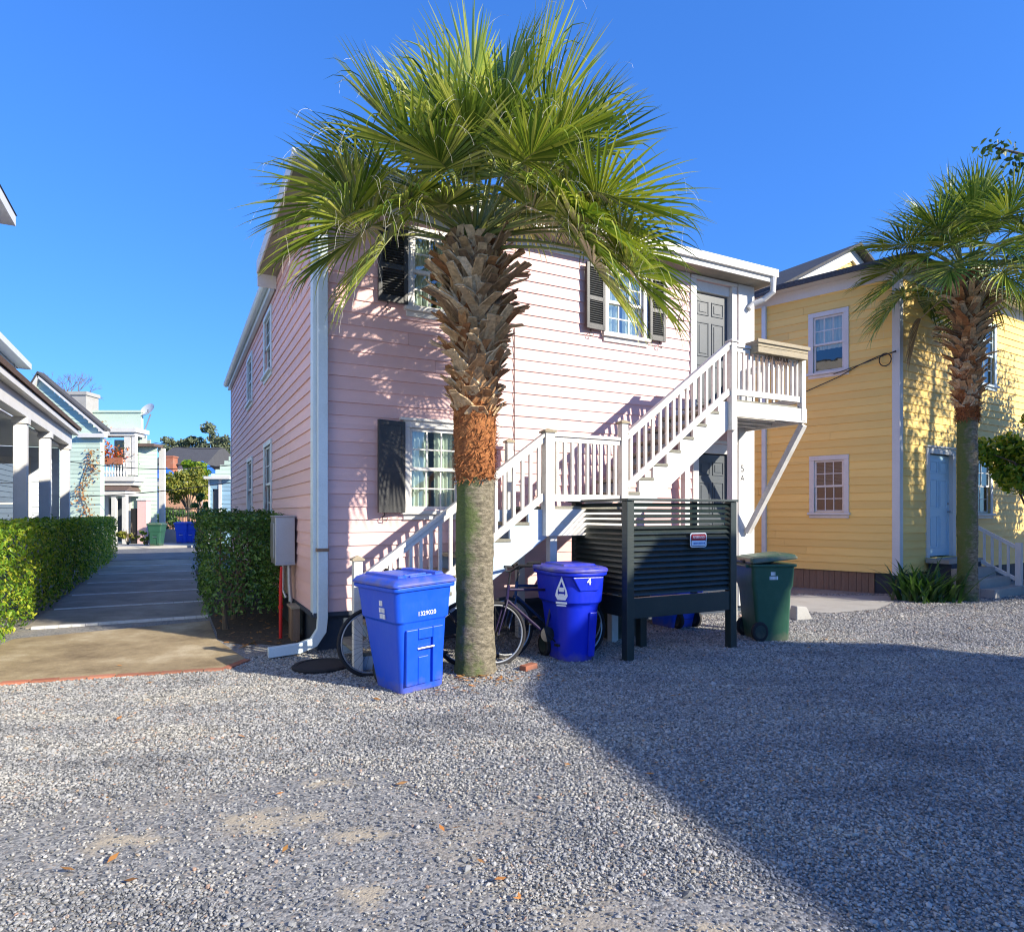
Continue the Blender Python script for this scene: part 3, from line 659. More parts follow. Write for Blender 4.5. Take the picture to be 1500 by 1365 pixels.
# ---------------------------------------------------------------- outside staircase (pink house frame; y = -distance from the wall)
def staircase():
    s = thing('outdoor_staircase', 'white painted timber stair with a mid landing and upper balcony, climbing along the pink house', 'staircase', C0, ROT)
    yo, yi = -1.20, -.20
    T0, T1, T2, T3, T4 = .20, 2.50, 3.62, 5.54, 7.05
    Zm, Zt = 1.74, 3.28
    def flight(t0, t1, z0, z1, n, smat):
        rise = (z1 - z0) / n; run = (t1 - t0) / n
        for k in range(n - 1 + (0)):
            z = z0 + rise * (k + 1); t = t0 + run * k
            mb = MB(); j = random.uniform(-.006, .006)
            mb.box(t - .03, t + run + .015, yo + .02 + j, yi - .0, z - .04, z); mb.build('tread', M_tread, s, bevel=.005)
        for y in (yo + .05, yi - .05):                       # saw-tooth stringers
            mb = MB(); pts = [(t0, z0)]
            for k in range(n): pts += [(t0 + run * k, z0 + rise * (k + 1) - .042), (t0 + run * (k + 1), z0 + rise * (k + 1) - .042)]
            low = [(t1, z1 - .38), (t0 + .20, z0)] if z0 < .1 else [(t1, z1 - .40), (t0 + .0, z0 - .30)]
            poly = pts + low; i = mb.pts([(x, y - .02, z) for x, z in poly] + [(x, y + .02, z) for x, z in poly]); m = len(poly)
            # fill as quads per step plus lower band
            for k in range(m): mb.face((i + k, i + (k + 1) % m, i + m + (k + 1) % m, i + m + k))
            mb.face([i + k for k in range(m)]); mb.face([i + m + k for k in range(m - 1, -1, -1)])
            mb.build('stringer', smat, s)
        return rise, run
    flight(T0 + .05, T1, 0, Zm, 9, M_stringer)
    flight(T2 + .05, T3, Zm, Zt, 8, M_white)
    # decks
    for a, b, z, nm in ((T1 + .02, T2 + .04, Zm, 'landing_deck'), (T3, T4, Zt, 'balcony_deck')):
        mb = MB(); y = yo + .01
        while y < -.05: mb.box(a, b, y, min(y + .135, -.03), z - .035, z); y += .142
        mb.build(nm, M_tread, s, bevel=.003)
    mb = MB()
    mb.box(T1 + .045, T2 + .03, yo - .035, yo + .005, Zm - .20, Zm - .037); mb.box(T1 + .03, T2 + .04, yo - .045, yo + .005, Zm - .36, Zm - .203)
    mb.box(T1 + .05, T2, -.60, -.56, Zm - .2, Zm - .037); mb.build('fascia', M_rail, s, bevel=.004)
    mb = MB(); mb.box(T3 + .02, T4 + .03, yo - .035, yo + .005, Zt - .25, Zt - .037); mb.box(T4 - .01, T4 + .03, yo + .006, -.06, Zt - .25, Zt - .037); mb.box(T3 + .02, T3 + .06, yo + .006, -.06, Zt - .25, Zt - .037)
    for y in (-.9, -.6, -.3): mb.box(T3 + .07, T4 - .02, y - .02, y + .02, Zt - .22, Zt - .037)
    mb.build('fascia', M_rail, s, bevel=.004)
    # newel posts: t, y, z0, z1, cap
    def newel(t, y, z0, z1, w=.092, dark=True):
        mb = MB(); mb.box(t - w / 2, t + w / 2, y - w / 2, y + w / 2, z0, z1); p = mb.build('newel_post', M_rail, s, bevel=.004)
        mb = MB(); c = w / 2 + .018; mb.box(t - c, t + c, y - c, y + c, z1 + .0005, z1 + .02)
        i = mb.pts([(t - c, y - c, z1 + .021), (t + c, y - c, z1 + .021), (t + c, y + c, z1 + .021), (t - c, y + c, z1 + .021), (t, y, z1 + .055)])
        for k in range(4): mb.face((i + k, i + (k + 1) % 4, i + 4))
        mb.build('post_cap', M_grey_wood if dark else M_rail, p)
    newel(T0, yo, 0, 1.16); newel(T1, yo, 0 if False else Zm - .36, 2.62, .12); newel(T2, yo, Zm - .3, 2.80, .10); newel(T3, yo, Zt - .45, 4.08, .10, False)
    newel(T4 - .05, yo, Zt - .22, 4.02, .09, False); newel(T1, yi + .02, Zm - .3, 2.6, .09); 
    # ground posts
    for t, y, z in ((T1 + .1, yo + .08, Zm - .36), (T2 - .1, yo + .08, Zm - .36), (T1 + .1, -.3, Zm - .2), (T3 + .06, yo + .05, Zt - .25), (T3 + .10, -.15, Zt - .25)):
        mb = MB(); mb.box(t - .05, t + .05, y - .05, y + .05, 0, z - .002); mb.build('post', M_white, s, bevel=.004)
    # brace from the wall corner out under the balcony
    mb = MB(); mb.bar((7.06, -.10, 1.33), (7.06, yo + .02, Zt - .27), .09, .09); mb.build('brace', M_rail, s)
    mb = MB(); mb.bar((T3 + .06, yo + .09, 2.30), (T3 + .55, yo + .09, Zt - .27), .06, .07); 
    # railings
    def railing(p, q, zo, h, n, y0=yo, y1=yo, bot=.10):
        (ta, za), (tb, zb) = p, q
        P = lambda f, dz: Vector((ta + (tb - ta) * f, y0 + (y1 - y0) * f, za + (zb - za) * f + dz))
        mb = MB(); mb.bar(P(0, h), P(1, h), .085, .04); mb.bar(P(0, h - .055), P(1, h - .055), .04, .06); mb.build('handrail', M_rail, s, bevel=.004)
        mb = MB(); mb.bar(P(0, bot), P(1, bot), .04, .085); mb.build('bottom_rail', M_rail, s, bevel=.003)
        for k in range(n):
            f = (k + .6) / (n + .2); c = P(f, 0); j = random.uniform(-.006, .006); mb = MB()
            mb.box(c.x - .018 + j, c.x + .018 + j, c.y - .018, c.y + .018, c.z + bot + .0, c.z + h - .06); mb.build('baluster', M_rail, s)
    railing((T0 + .06, .16), (T1 - .06, Zm + .02), 0, .83, 19)
    railing((T1 + .07, Zm), (T2 - .06, Zm), 0, .86, 9)
    railing((T2 + .06, Zm + .16), (T3 - .06, Zt + .0), 0, .78, 15)
    railing((T3 + .06, Zt), (T4 - .1, Zt), 0, .76, 13)
    railing((T4 - .05, Zt), (T4 - .05, Zt), 0, .76, 8, yo + .05, -.06)
    return s
staircase()
def planter():
    p = thing('balcony_planter', 'long bleached wooden planter box sitting on the balcony railing', 'planter', C0, ROT)
    mb = MB(); a, b, y0, y1, z0, z1 = 5.88, 6.93, -1.37, -1.13, 3.95, 4.13
    mb.box(a, b, y0, y0 + .025, z0 + .09, z1); mb.box(a + .002, b - .002, y0 + .002, y0 + .025, z0, z0 + .085); mb.box(a, b, y1 - .025, y1, z0, z1)
    mb.box(a, a + .025, y0 + .026, y1 - .026, z0, z1 - .002); mb.box(b - .025, b, y0 + .026, y1 - .026, z0, z1 - .002); mb.box(a + .026, b - .026, y0 + .026, y1 - .026, z0 + .02, z0 + .1)
    mb.build('box', M_grey_wood, p, bevel=.003)
    mb = MB(); mb.box(a - .03, b + .02, y0 - .025, y0 - .001, z1 - .045, z1 + .005); mb.build('rim', M_grey_wood, p)
    mb = MB()
    for k in range(26):
        x = random.uniform(a + .25, a + .75); l = random.uniform(.05, .16); mb.tube([(x, -1.27, 3.95), (x + random.uniform(-.03, .03), -1.26, 3.95 - l * .5), (x + random.uniform(-.05, .05), -1.27, 3.95 - l)], .006, 4)
    mb.build('dry_roots', M_brown_wood, p)
planter()

# ---------------------------------------------------------------- louvred bin screen
def bin_screen():
    s = thing('bin_screen', 'dark green louvred timber bin screen standing on square legs', 'screen', C0, ROT)
    a0, a1, yf, yb, zt = 3.02, 4.60, -2.08, -.98, 1.79
    for a, y in ((a0, yf), (a1, yf), (a0 + .04, yb), ((a0 + a1) / 2 - .16, yf + .55)):
        mb = MB(); w = .05; top = zt if y != yf + .55 else .55
        mb.box(a - w, a + w, y - w, y + w, 0, top); mb.build('leg', M_green, s, bevel=.006)
    mb = MB(); mb.box(a0 - .06, a1 + .06, yf - .07, yf + .055, zt + .001, zt + .03); mb.box(a0 - .055, a0 + .06, yf + .056, yb + .06, zt + .001, zt + .028); mb.build('top_rail', M_green, s, bevel=.004)
    mb = MB(); mb.box(a0 + .051, a1 - .051, yf - .035, yf + .02, .47, .70); mb.box(a0 + .02, a0 + .05, yf + .051, yb - .051, .47, .70); mb.build('skirt_board', M_green, s, bevel=.004)
    mb = MB(); mb.box((a0 + a1) / 2 + .19, (a0 + a1) / 2 + .27, yf + .03, yf + .07, .70, zt); mb.build('mullion', M_green, s)
    n = 17; z = .72; st = (zt - .73) / n
    for k in range(n):
        zz = z + st * k + .006; dz = (.066 if k < n - 5 else .043) + random.uniform(-.007, .004); t = .011; sl = .052
        mb = MB(); sag = random.uniform(-.004, .004)
        mb.hexa([(a0 + .051, yf - .035, zz), (a1 - .051, yf - .035, zz + sag), (a1 - .051, yf - .035 + t, zz + sag), (a0 + .051, yf - .035 + t, zz),
                 (a0 + .051, yf - .035 + sl, zz + dz), (a1 - .051, yf - .035 + sl, zz + dz + sag), (a1 - .051, yf - .035 + sl + t, zz + dz + sag), (a0 + .051, yf - .035 + sl + t, zz + dz)])
        mb.build('louvre', M_green, s)
        mb = MB(); x = a0 - .04
        mb.hexa([(x, yf + .051, zz), (x, yb - .051, zz), (x + t, yb - .051, zz), (x + t, yf + .051, zz), (x + sl, yf + .051, zz + dz), (x + sl, yb - .051, zz + dz), (x + sl + t, yb - .051, zz + dz), (x + sl + t, yf + .051, zz + dz)])
        mb.build('louvre', M_green, s)
    return s
bin_screen()
def screen_sign():
    s = thing('reserved_sign', 'small white sign with a red band reading RESERVED on the dark louvred screen', 'sign', H(4.02, -2.128, 1.335), ROT)
    def rr(w, h, r):
        return [(sx * (w - r) + r * math.cos(t), sy * (h - r) + r * math.sin(t)) for sx, sy, t0 in ((1, 1, 0), (-1, 1, 90), (-1, -1, 180), (1, -1, 270)) for t in [R(t0 + k * 22.5) for k in range(5)]]
    def plate(w, h, r, y0, y1, name, mat, cz=0, par=s):
        mb = MB(); n = 20; P = rr(w, h, r); i = mb.pts([(x, y0, z + cz) for x, z in P] + [(x, y1, z + cz) for x, z in P])
        mb.face(range(i, i + n)); mb.face(range(i + n, i + 2 * n))
        for k in range(n): mb.face((i + k, i + (k + 1) % n, i + n + (k + 1) % n, i + n + k))
        return mb.build(name, mat, par)
    plate(.128, .085, .03, -.004, 0, 'backing', M_whiteink)
    plate(.116, .074, .022, -.006, -.0041, 'border', pm('sign_navy', (.03, .04, .10, 1), .5, bump=0))
    plate(.110, .034, .012, -.008, -.0061, 'red_band', pm('sign_red', (.45, .02, .03, 1), .5, bump=0), cz=.033)
    plate(.110, .030, .012, -.0079, -.0062, 'white_band', pm('sign_white', (.72, .80, .92, 1), .5, bump=0), cz=-.036)
    T = Matrix(((1, 0, 0, 0), (0, 0, -1, -.0095), (0, 1, 0, .033), (0, 0, 0, 1)))
    text_part('RESERVED', .045, M_whiteink, s, T, 'lettering', sx=.92)
    mb = MB(); x = -.08
    while x < .08:
        w = random.uniform(.010, .018); mb.box(x, x + w, -.0095, -.008, -.048, -.026); x += w + .007
    mb.build('faded_lettering', pm('sign_blue', (.10, .22, .5, 1), .5, bump=0), s)
screen_sign()

# ---------------------------------------------------------------- wheeled bins
def plastic(name, col, fade):
    m, N, b = newmat(name); tc = N.add('ShaderNodeTexCoord')
    n1 = N.add('ShaderNodeTexNoise', i_Scale=2.6, i_Detail=7.0, i_Roughness=.7); N.link(tc.outputs['Object'], n1.inputs['Vector'])
    c = N.mix(N.ramp(n1.outputs[0], [(.42, (0, 0, 0)), (.72, (.35,) * 3)]), col, fade)
    mp = N.add('ShaderNodeMapping'); mp.inputs['Scale'].default_value = (9, 9, 1.2); mp.inputs['Rotation'].default_value = (.2, .3, 0); N.link(tc.outputs['Object'], mp.inputs[0])
    n2 = N.add('ShaderNodeTexNoise', i_Scale=6.0, i_Detail=8.0, i_Roughness=.8); N.link(mp.outputs[0], n2.inputs['Vector'])
    c = N.mix(N.ramp(n2.outputs[0], [(.62, (0, 0, 0)), (.78, (.10,) * 3)]), c, (min(1, fade[0] + .10), min(1, fade[1] + .10), min(1, fade[2] + .08), 1))     # scuffs
    sp = N.add('ShaderNodeSeparateXYZ'); N.link(tc.outputs['Object'], sp.inputs[0])
    n3 = N.add('ShaderNodeTexNoise', i_Scale=9.0, i_Detail=6.0); N.link(tc.outputs['Object'], n3.inputs['Vector'])
    f = N.add('ShaderNodeMath', operation='MULTIPLY_ADD'); f.inputs[1].default_value = .35; N.link(n3.outputs[0], f.inputs[0]); N.link(sp.outputs[2], f.inputs[2])
    c = N.mix(N.ramp(f.outputs[0], [(.14, (.55,) * 3), (.30, (0, 0, 0))]), c, (.20, .16, .115, 1))                                                         # splashed mud
    N.link(c, b.inputs['Base Color']); b.inputs['Specular IOR Level'].default_value = .45
    r = N.ramp(n2.outputs[0], [(.3, (.30,) * 3), (.7, (.52,) * 3)]); N.link(r, b.inputs['Roughness'])
    bp = N.add('ShaderNodeBump', i_Strength=.08, i_Distance=.01); N.link(n1.outputs[0], bp.inputs['Height']); N.link(bp.outputs[0], b.inputs['Normal'])
    return m
M_blue = plastic('blue_plastic', (0.004, 0.075, 0.64, 1), (0.03, 0.13, 0.62, 1))
M_blue2 = plastic('deep_blue_plastic', (0.004, 0.02, 0.50, 1), (0.01, 0.05, 0.52, 1))
M_binG = plastic('green_plastic', (0.022, 0.088, 0.052, 1), (0.065, 0.155, 0.105, 1))
M_binD = plastic('dark_bin_plastic', (0.012, 0.03, 0.026, 1), (0.03, 0.05, 0.045, 1))
def rrect(hw, y0, y1, r, z, n=5, rf=None):
    """rounded rectangle loop; rf = front corner radius"""
    rf = rf or r; out = []
    for sx, yy, sy, rad, t0 in ((1, y1, 1, r, 0), (-1, y1, 1, r, 90), (-1, y0, -1, rf, 180), (1, y0, -1, rf, 270)):
        for k in range(n):
            t = R(t0 + 90 * k / (n - 1)); out.append((sx * (hw - rad) + rad * math.cos(t), yy - sy * rad + rad * math.sin(t), z))
    return out
def make_bin(name, label, mat, loc, rotz, style, tilt=0.0, marks=True, group=None, open_lid=0.0, lidmat=None):
    b = thing(name, label, 'bin', loc, rotz, group); b.rotation_euler = (0, tilt, rotz)
    mb = MB(); mb.smooth = False
    if style == 'square':
        secs = [(.00, .225, -.27, .17, .05), (.02, .235, -.285, .18, .05), (.30, .248, -.305, .26, .055), (.655, .268, -.335, .335, .06), (.675, .290, -.352, .345, .06), (.845, .300, -.365, .36, .06), (.86, .302, -.368, .365, .06), (.955, .308, -.378, .38, .06), (.957, .335, -.402, .40, .05), (.995, .337, -.404, .402, .05)]
        mb.rings([rrect(hw, y0, y1, r, z) for z, hw, y0, y1, r in secs]); H_ = .995; hw, y0, y1 = .345, -.415, .41
    elif style == 'round':
        secs = [(.00, .20, -.24, .17, .06, .17), (.02, .21, -.25, .18, .06, .18), (.60, .255, -.315, .27, .06, .22), (.64, .262, -.322, .28, .06, .22), (.665, .295, -.352, .30, .07, .25), (.96, .312, -.372, .33, .07, .26), (.962, .335, -.398, .36, .07, .26), (1.0, .338, -.40, .362, .07, .26)]
        mb.rings([rrect(h2, y0, y1, r, z, 7, rf) for z, h2, y0, y1, r, rf in secs]); H_ = 1.0; hw, y0, y1 = .345, -.41, .37
    else:
        secs = [(.00, .235, -.27, .20, .05), (.02, .245, -.28, .21, .05), (.30, .255, -.29, .26, .05), (.66, .265, -.31, .30, .06), (.72, .285, -.335, .325, .06), (.96, .295, -.35, .34, .06), (.962, .315, -.372, .36, .05), (1.0, .317, -.374, .362, .05)]
        mb.rings([rrect(h2, y0, y1, r, z) for z, h2, y0, y1, r in secs]); H_ = 1.0; hw, y0, y1 = .325, -.385, .37
    body = mb.build('body', mat, b, bevel=.009)
    for p in body.data.polygons: p.use_smooth = True
    md = body.modifiers.new('wn', 'WEIGHTED_NORMAL')
    # lid
    mb = MB(); rf = .26 if style == 'round' else .05; n = 7 if style == 'round' else 5
    L = [(0, 0), (.028, .0), (.032, .012), (.055, .03), (.075, .09)] if style != 'round' else [(0, 0), (.03, 0), (.045, .02), (.06, .08)]
    mb.rings([rrect(hw - ins, y0 + ins, y1 - ins * .5, .05, z, n, max(.03, rf - ins)) for z, ins in L])
    hump = []
    if style == 'square':
        for x0, x1 in ((-.27, -.13), (.13, .27)):
            mb.hexa([(x0, y0 + .06, .03), (x1, y0 + .06, .03), (x1, y1 - .08, .03), (x0, y1 - .08, .03), (x0 + .03, y0 + .11, .098), (x1 - .03, y0 + .11, .098), (x1 - .03, y1 - .12, .098), (x0 + .03, y1 - .12, .098)])
        mb.box(-.12, .12, y0 + .10, y0 + .13, .05, .088); mb.box(-.12, .12, y0 + .20, y0 + .23, .05, .092)
    else:
        mb.hexa([(-.22, y0 + .2, .04), (.22, y0 + .2, .04), (.22, y1 - .06, .04), (-.22, y1 - .06, .04), (-.20, y0 + .24, .082), (.20, y0 + .24, .082), (.20, y1 - .1, .082), (-.20, y1 - .1, .082)])
    lid = mb.build('lid', lidmat or mat, b, bevel=.007)
    lid.data.transform(Matrix.Translation((0, -y1, 0))); lid.location = (0, y1, H_ + .003); lid.rotation_euler = (-open_lid, 0, 0)
    for p in lid.data.polygons: p.use_smooth = True
    lid.modifiers.new('wn', 'WEIGHTED_NORMAL')
    mb = MB(); mb.tube([(-.20, y1 + .03, H_ - .03), (.20, y1 + .03, H_ - .03)], .016, 8)
    for x in (-.2, .2): mb.box(x - .02, x + .02, y1 - .05, y1 + .04, H_ - .05, H_ - .01)
    mb.build('grab_handle', mat, b)
    # front details
    if style == 'square':
        mb = MB()                                       # pressed panels left and right of the lift pocket
        fy = lambda z: -.285 - .075 * z
        for x0, x1, za, zb in ((-.20, -.075, .08, .60), (.085, .20, .08, .60), (-.074, .084, .50, .60), (-.074, .04, .08, .34)):
            mb.hexa([(x0, fy(za) - .028, za), (x1, fy(za) - .028, za), (x1, fy(za) + .03, za), (x0, fy(za) + .03, za), (x0, fy(zb) - .028, zb), (x1, fy(zb) - .028, zb), (x1, fy(zb) + .03, zb), (x0, fy(zb) + .03, zb)])
        mb.build('front_panel', mat, b, bevel=.008)
        mb = MB(); mb.tube([(-.085, -.340, .415), (.095, -.340, .415)], .014, 10); mb.build('lift_bar', M_chrome, b)
        if marks:
            fz = Matrix(((1, 0, 0, .02), (0, 0.9975, -.07, -.3605), (0, .07, .9975, .735), (0, 0, 0, 1))) @ Matrix.Rotation(R(90), 4, 'X')
            text_part('1329020', .058, M_whiteink, b, fz, 'number', sx=1.0)
    elif style == 'round':
        mb = MB()                                       # front shield on the collar
        pr = [(-.16, .955), (.16, .955), (.12, .80), (-.08, .80)]
        mb.hexa([(-.10, -.372, .80), (.13, -.372, .80), (.13, -.34, .80), (-.10, -.34, .80), (-.20, -.386, .955), (.19, -.386, .955), (.19, -.34, .955), (-.20, -.34, .955)])
        mb.build('front_panel', mat, b, bevel=.01)
        mb = MB(); mb.hexa([(.06, -.285, .06), (.14, -.285, .06), (.14, -.22, .06), (.06, -.22, .06), (.05, -.333, .56), (.15, -.326, .56), (.15, -.25, .56), (.05, -.25, .56)]); mb.build('rib', mat, b, bevel=.01)
        if marks:
            T = Matrix(((1, 0, 0, .0), (0, 0, -1, -.3885), (0, 1, 0, .905), (0, 0, 0, 1)))
            text_part('4', .11, M_whiteink, b, T, 'number')
    # wheels at the back
    for sx in (-1, 1):
        T = Matrix.Translation((sx * (.165 if style == 'square' else .24), .20, .13)) @ Matrix.Rotation(R(90), 4, 'Y')
        mb = MB(); mb.M = T; mb.lathe([(.05, -.028), (.11, -.03), (.128, -.02), (.128, .02), (.11, .03), (.05, .028)], 24); w = mb.build('wheel', M_rubber, b)
        mb = MB(); mb.M = T; mb.lathe([(.02, -.033), (.085, -.031), (.085, .031), (.02, .033)], 20); mb.build('hub', M_binD, w)
    mb = MB(); mb.tube([(-.2, .20, .13), (.2, .20, .13)], .012, 8); mb.build('axle', M_iron, b)
    return b
# emblem plates: a drop with a small device, on the left flank
def drop_emblem(par, M, s=1.0, boxy=False):
    mb = MB(); mb.M = M
    out = [(0, .17), (.065, .01), (.078, -.05), (.05, -.10), (-.05, -.10), (-.078, -.05), (-.065, .01)]
    inn = [(x * .62, (z + .01) * .62) for x, z in out]
    i = mb.pts([(x * s, 0, z * s) for x, z in out] + [(x * s, 0, z * s) for x, z in inn]); n = len(out)
    for k in range(n): mb.face((i + k, i + (k + 1) % n, i + n + (k + 1) % n, i + n + k))
    for x0, x1, z0, z1 in ((-.03, .03, -.005, .045), (-.035, .035, -.055, -.03), (-.07, .07, -.145, -.12), (-.06, .06, -.17, -.155)): mb.poly([(x0 * s, 0, z0 * s), (x1 * s, 0, z0 * s), (x1 * s, 0, z1 * s), (x0 * s, 0, z1 * s)])
    mb.build('emblem', M_whiteink, par, normals=False)
def bars_mark(par, M, rows):
    mb = MB(); mb.M = M
    for z, x0, x1, h in rows:
        x = x0
        while x < x1 - .004:
            w = min(random.uniform(.012, .022), x1 - x); mb.poly([(x, 0, z), (x + w, 0, z), (x + w, 0, z + h), (x, 0, z + h)]); x += w + .005
    mb.build('marking', M_whiteink, par, normals=False)
pA, pB = PG(580, 1020), PG(660, 1003); ang = math.atan2(pB.y - pA.y, pB.x - pA.x)
dA = (pB - pA).normalized(); nA = Vector((-dA.y, dA.x, 0))
bin1 = make_bin('wheeled_bin', 'bright blue square recycling bin with white serial number in front of the palm trunk', M_blue, (pA + pB) / 2 + nA * .285 + dA * -.01, ang, 'square', tilt=R(-2.2), group='blue recycling bins')
side = Matrix(((0, -1, 0, -.302), (-1, 0, -.0, -.10), (0, 0, 1, .78), (0, 0, 0, 1)))
bars_mark(bin1, side @ Matrix.Diagonal((1, 1, 1, 1)), [(.03, -.045, .02, .06), (-.03, -.05, .05, .045), (-.085, -.04, .06, .045)])
c2 = PG(836, 972); bin2 = make_bin('wheeled_bin', 'deep blue round-fronted recycling bin with a drop emblem, beside the louvred screen', M_blue2, c2 + Vector((.03, .30, 0)), R(24), 'round', tilt=R(.6), group='blue recycling bins')
# emblem sits on the left-front curve of the collar
drop_emblem(bin2, Matrix.Translation((-.272, -.270, .80)) @ Matrix.Rotation(R(-52), 4, 'Z') @ Matrix.Translation((0, -.012, 0)), .95)
bin3 = make_bin('wheeled_bin', 'green bin with a partly raised lid at the right end of the louvred screen', M_binG, PG(1126, 938) + Vector((.0, .16, 0)), ROT + R(68), 'plain', open_lid=R(5), group='green rubbish bins')
bin3.scale = (.92, .84, 1)
bars_mark(bin3, Matrix(((1, 0, 0, .02), (0, 1, 0, -.355), (0, 0, 1, .80), (0, 0, 0, 1))), [(.045, -.05, .02, .04), (.0, -.07, .06, .038)])
sideG = Matrix(((0, -1, 0, -.2925), (-1, 0, 0, 0), (0, 0, 1, .82), (0, 0, 0, 1)))
bars_mark(bin3, sideG, [(.035, -.05, .02, .045), (-.02, -.07, .07, .045)])
bin4 = make_bin('wheeled_bin', 'blue bin partly seen under the louvred screen, standing behind its boards', M_blue, H(5.05, -.60), ROT + R(180), 'square', marks=False, group='blue recycling bins')
bin5 = make_bin('wheeled_bin', 'dark green bin behind the left part of the louvred screen', M_binD, H(3.75, -.75), ROT + R(12), 'plain', marks=False, group='green rubbish bins')
# rubbish bag poking from the green bin
def bag():
    mb = MB(); mb.smooth = True
    n, m = 16, 9
    P = H(4.86, -1.62, 0); c = bin3.location + Vector((-.12, -.06, 1.03)); rings = []
    for i in range(m):
        t = math.pi * (i + .5) / m; rings.append([c + Vector((.2 * math.sin(t) * math.cos(a) * (1 + .12 * math.sin(5 * a + i)), .2 * math.sin(t) * math.sin(a) * (1 + .12 * math.cos(4 * a)), -.055 * math.cos(t))) for a in [k * 2 * math.pi / n for k in range(n)]])
    mb.rings(rings); tag(mb.build('rubbish_bag', M_binD), 'dark rubbish bag bulging under the raised lid of the green bin', 'bag')
bag()

# ---------------------------------------------------------------- bicycles
def bicycle(label, loc, rotz, fcol, lean, group='bicycles leaning on the stair', seat_z=.92):
    b = thing('bicycle', label, 'bicycle', loc, rotz, group); b.rotation_euler = (lean, 0, rotz)
    fr = pm('bike_paint', fcol, .35, dirt=.3, bump=0); Rw = .335; wb = 1.04
    for cx in (0, wb):
        mb = MB(); mb.tube([(cx + Rw * math.cos(t), 0, Rw + .005 + Rw * math.sin(t)) for t in [k * 2 * math.pi / 40 for k in range(40)]], .02, 8, closed=True); w = mb.build('wheel', M_rubber, b)
        for p in w.data.polygons: p.use_smooth = True
        mb = MB(); mb.tube([(cx + (Rw - .026) * math.cos(t), 0, Rw + .005 + (Rw - .026) * math.sin(t)) for t in [k * 2 * math.pi / 40 for k in range(40)]], .010, 6, closed=True); mb.build('rim', M_metal, w)
        mb = MB()
        for k in range(24):
            t = k * 2 * math.pi / 24; mb.tube([(cx + .02 * math.cos(t + .9), (.02 if k % 2 else -.02), Rw + .005 + .02 * math.sin(t + .9)), (cx + (Rw - .03) * math.cos(t), 0, Rw + .005 + (Rw - .03) * math.sin(t))], .0014, 3)
        mb.tube([(cx, -.05, Rw + .005), (cx, .05, Rw + .005)], .018, 8); mb.build('spokes', M_iron, w)
    A, BB, ST, HT, HB = Vector((0, 0, Rw)), Vector((.60, 0, .29)), Vector((.74, 0, .78)), Vector((.17, 0, .86)), Vector((.14, 0, .70)); RA = Vector((wb, 0, Rw))
    mb = MB()
    for p, q, r in ((HB, BB, .017), (HT - Vector((-.01, 0, .05)), ST, .015), (BB, ST, .015), (HT, HB, .019)): mb.tube([p, q], r, 8)
    for s in (-1, 1):
        o = Vector((0, .05 * s, 0)); mb.tube([BB + o * .6, RA + o], .009, 6); mb.tube([ST - Vector((0, 0, .05)) + o * .4, RA + o], .008, 6)
    mb.build('frame', fr, b)
    mb = MB()
    for s in (-1, 1): mb.tube([HB + Vector((0, .03 * s, 0)), HB + Vector((-.05, .05 * s, -.12)), A + Vector((0, .05 * s, 0))], [.012, .011, .008], 6)
    mb.build('fork', fr, b)
    mb = MB(); mb.tube([ST, Vector((.775, 0, seat_z - .03))], .012, 8); mb.build('seat_post', M_chrome, b)
    mb = MB(); mb.smooth = True; rr_ = []
    for x, w, z, h in ((.62, .018, seat_z + .02, .02), (.70, .03, seat_z + .015, .03), (.80, .06, seat_z + .02, .045), (.88, .085, seat_z + .035, .055), (.92, .06, seat_z + .035, .04)):
        rr_.append([(x, w * math.cos(t), z + h * .5 * math.sin(t)) for t in [k * 2 * math.pi / 10 for k in range(10)]])
    mb.rings(rr_); mb.build('saddle', M_iron, b)
    mb = MB(); mb.tube([HT, HT + Vector((.03, 0, .14))], .012, 8); c = HT + Vector((.03, 0, .15))
    mb.tube([c + Vector((.12, -.27, .05)), c + Vector((.03, -.2, .06)), c + Vector((-.02, -.06, 0)), c + Vector((-.02, .06, 0)), c + Vector((.03, .2, .06)), c + Vector((.12, .27, .05))], .011, 8); hb = mb.build('handlebar', M_iron, b)
    mb = MB()
    for s in (-1, 1): mb.tube([c + Vector((.02, .2 * s, .055)), c + Vector((.14, .28 * s, .05))], .017, 8)
    mb.build('grip', M_rubber, hb)
    mb = MB(); mb.M = Matrix.Translation(BB) @ Matrix.Rotation(R(90), 4, 'X'); mb.lathe([(.02, .045), (.085, .046), (.085, .05), (.02, .052)], 20); ck = mb.build('crank', M_iron, b)
    mb = MB(); mb.bar(BB + Vector((0, -.055, 0)), BB + Vector((.12, -.055, -.12)), .02, .012); mb.bar(BB + Vector((0, .055, 0)), BB + Vector((-.12, .055, .12)), .02, .012); mb.box(BB.x + .07, BB.x + .17, -.15, -.062, BB.z - .135, BB.z - .11); mb.box(BB.x - .17, BB.x - .07, .062, .15, BB.z + .11, BB.z + .135); mb.build('pedal', M_iron, ck)
    return b
bicycle('dark bicycle behind the bright blue square bin with its wheel by the bottom newel post', H(.30, -1.42), ROT + R(1), (.03, .03, .035, 1), R(-5))
bicycle('purple bicycle with pale wheel rim right behind the palm trunk', H(1.63, -1.60), ROT - R(3), (.022, .013, .05, 1), R(-6))
bicycle('blue and black bicycle farthest under the stair, between palm trunk and deep blue bin', H(1.90, -1.32), ROT + R(2), (.02, .05, .14, 1), R(-6), seat_z=.98)

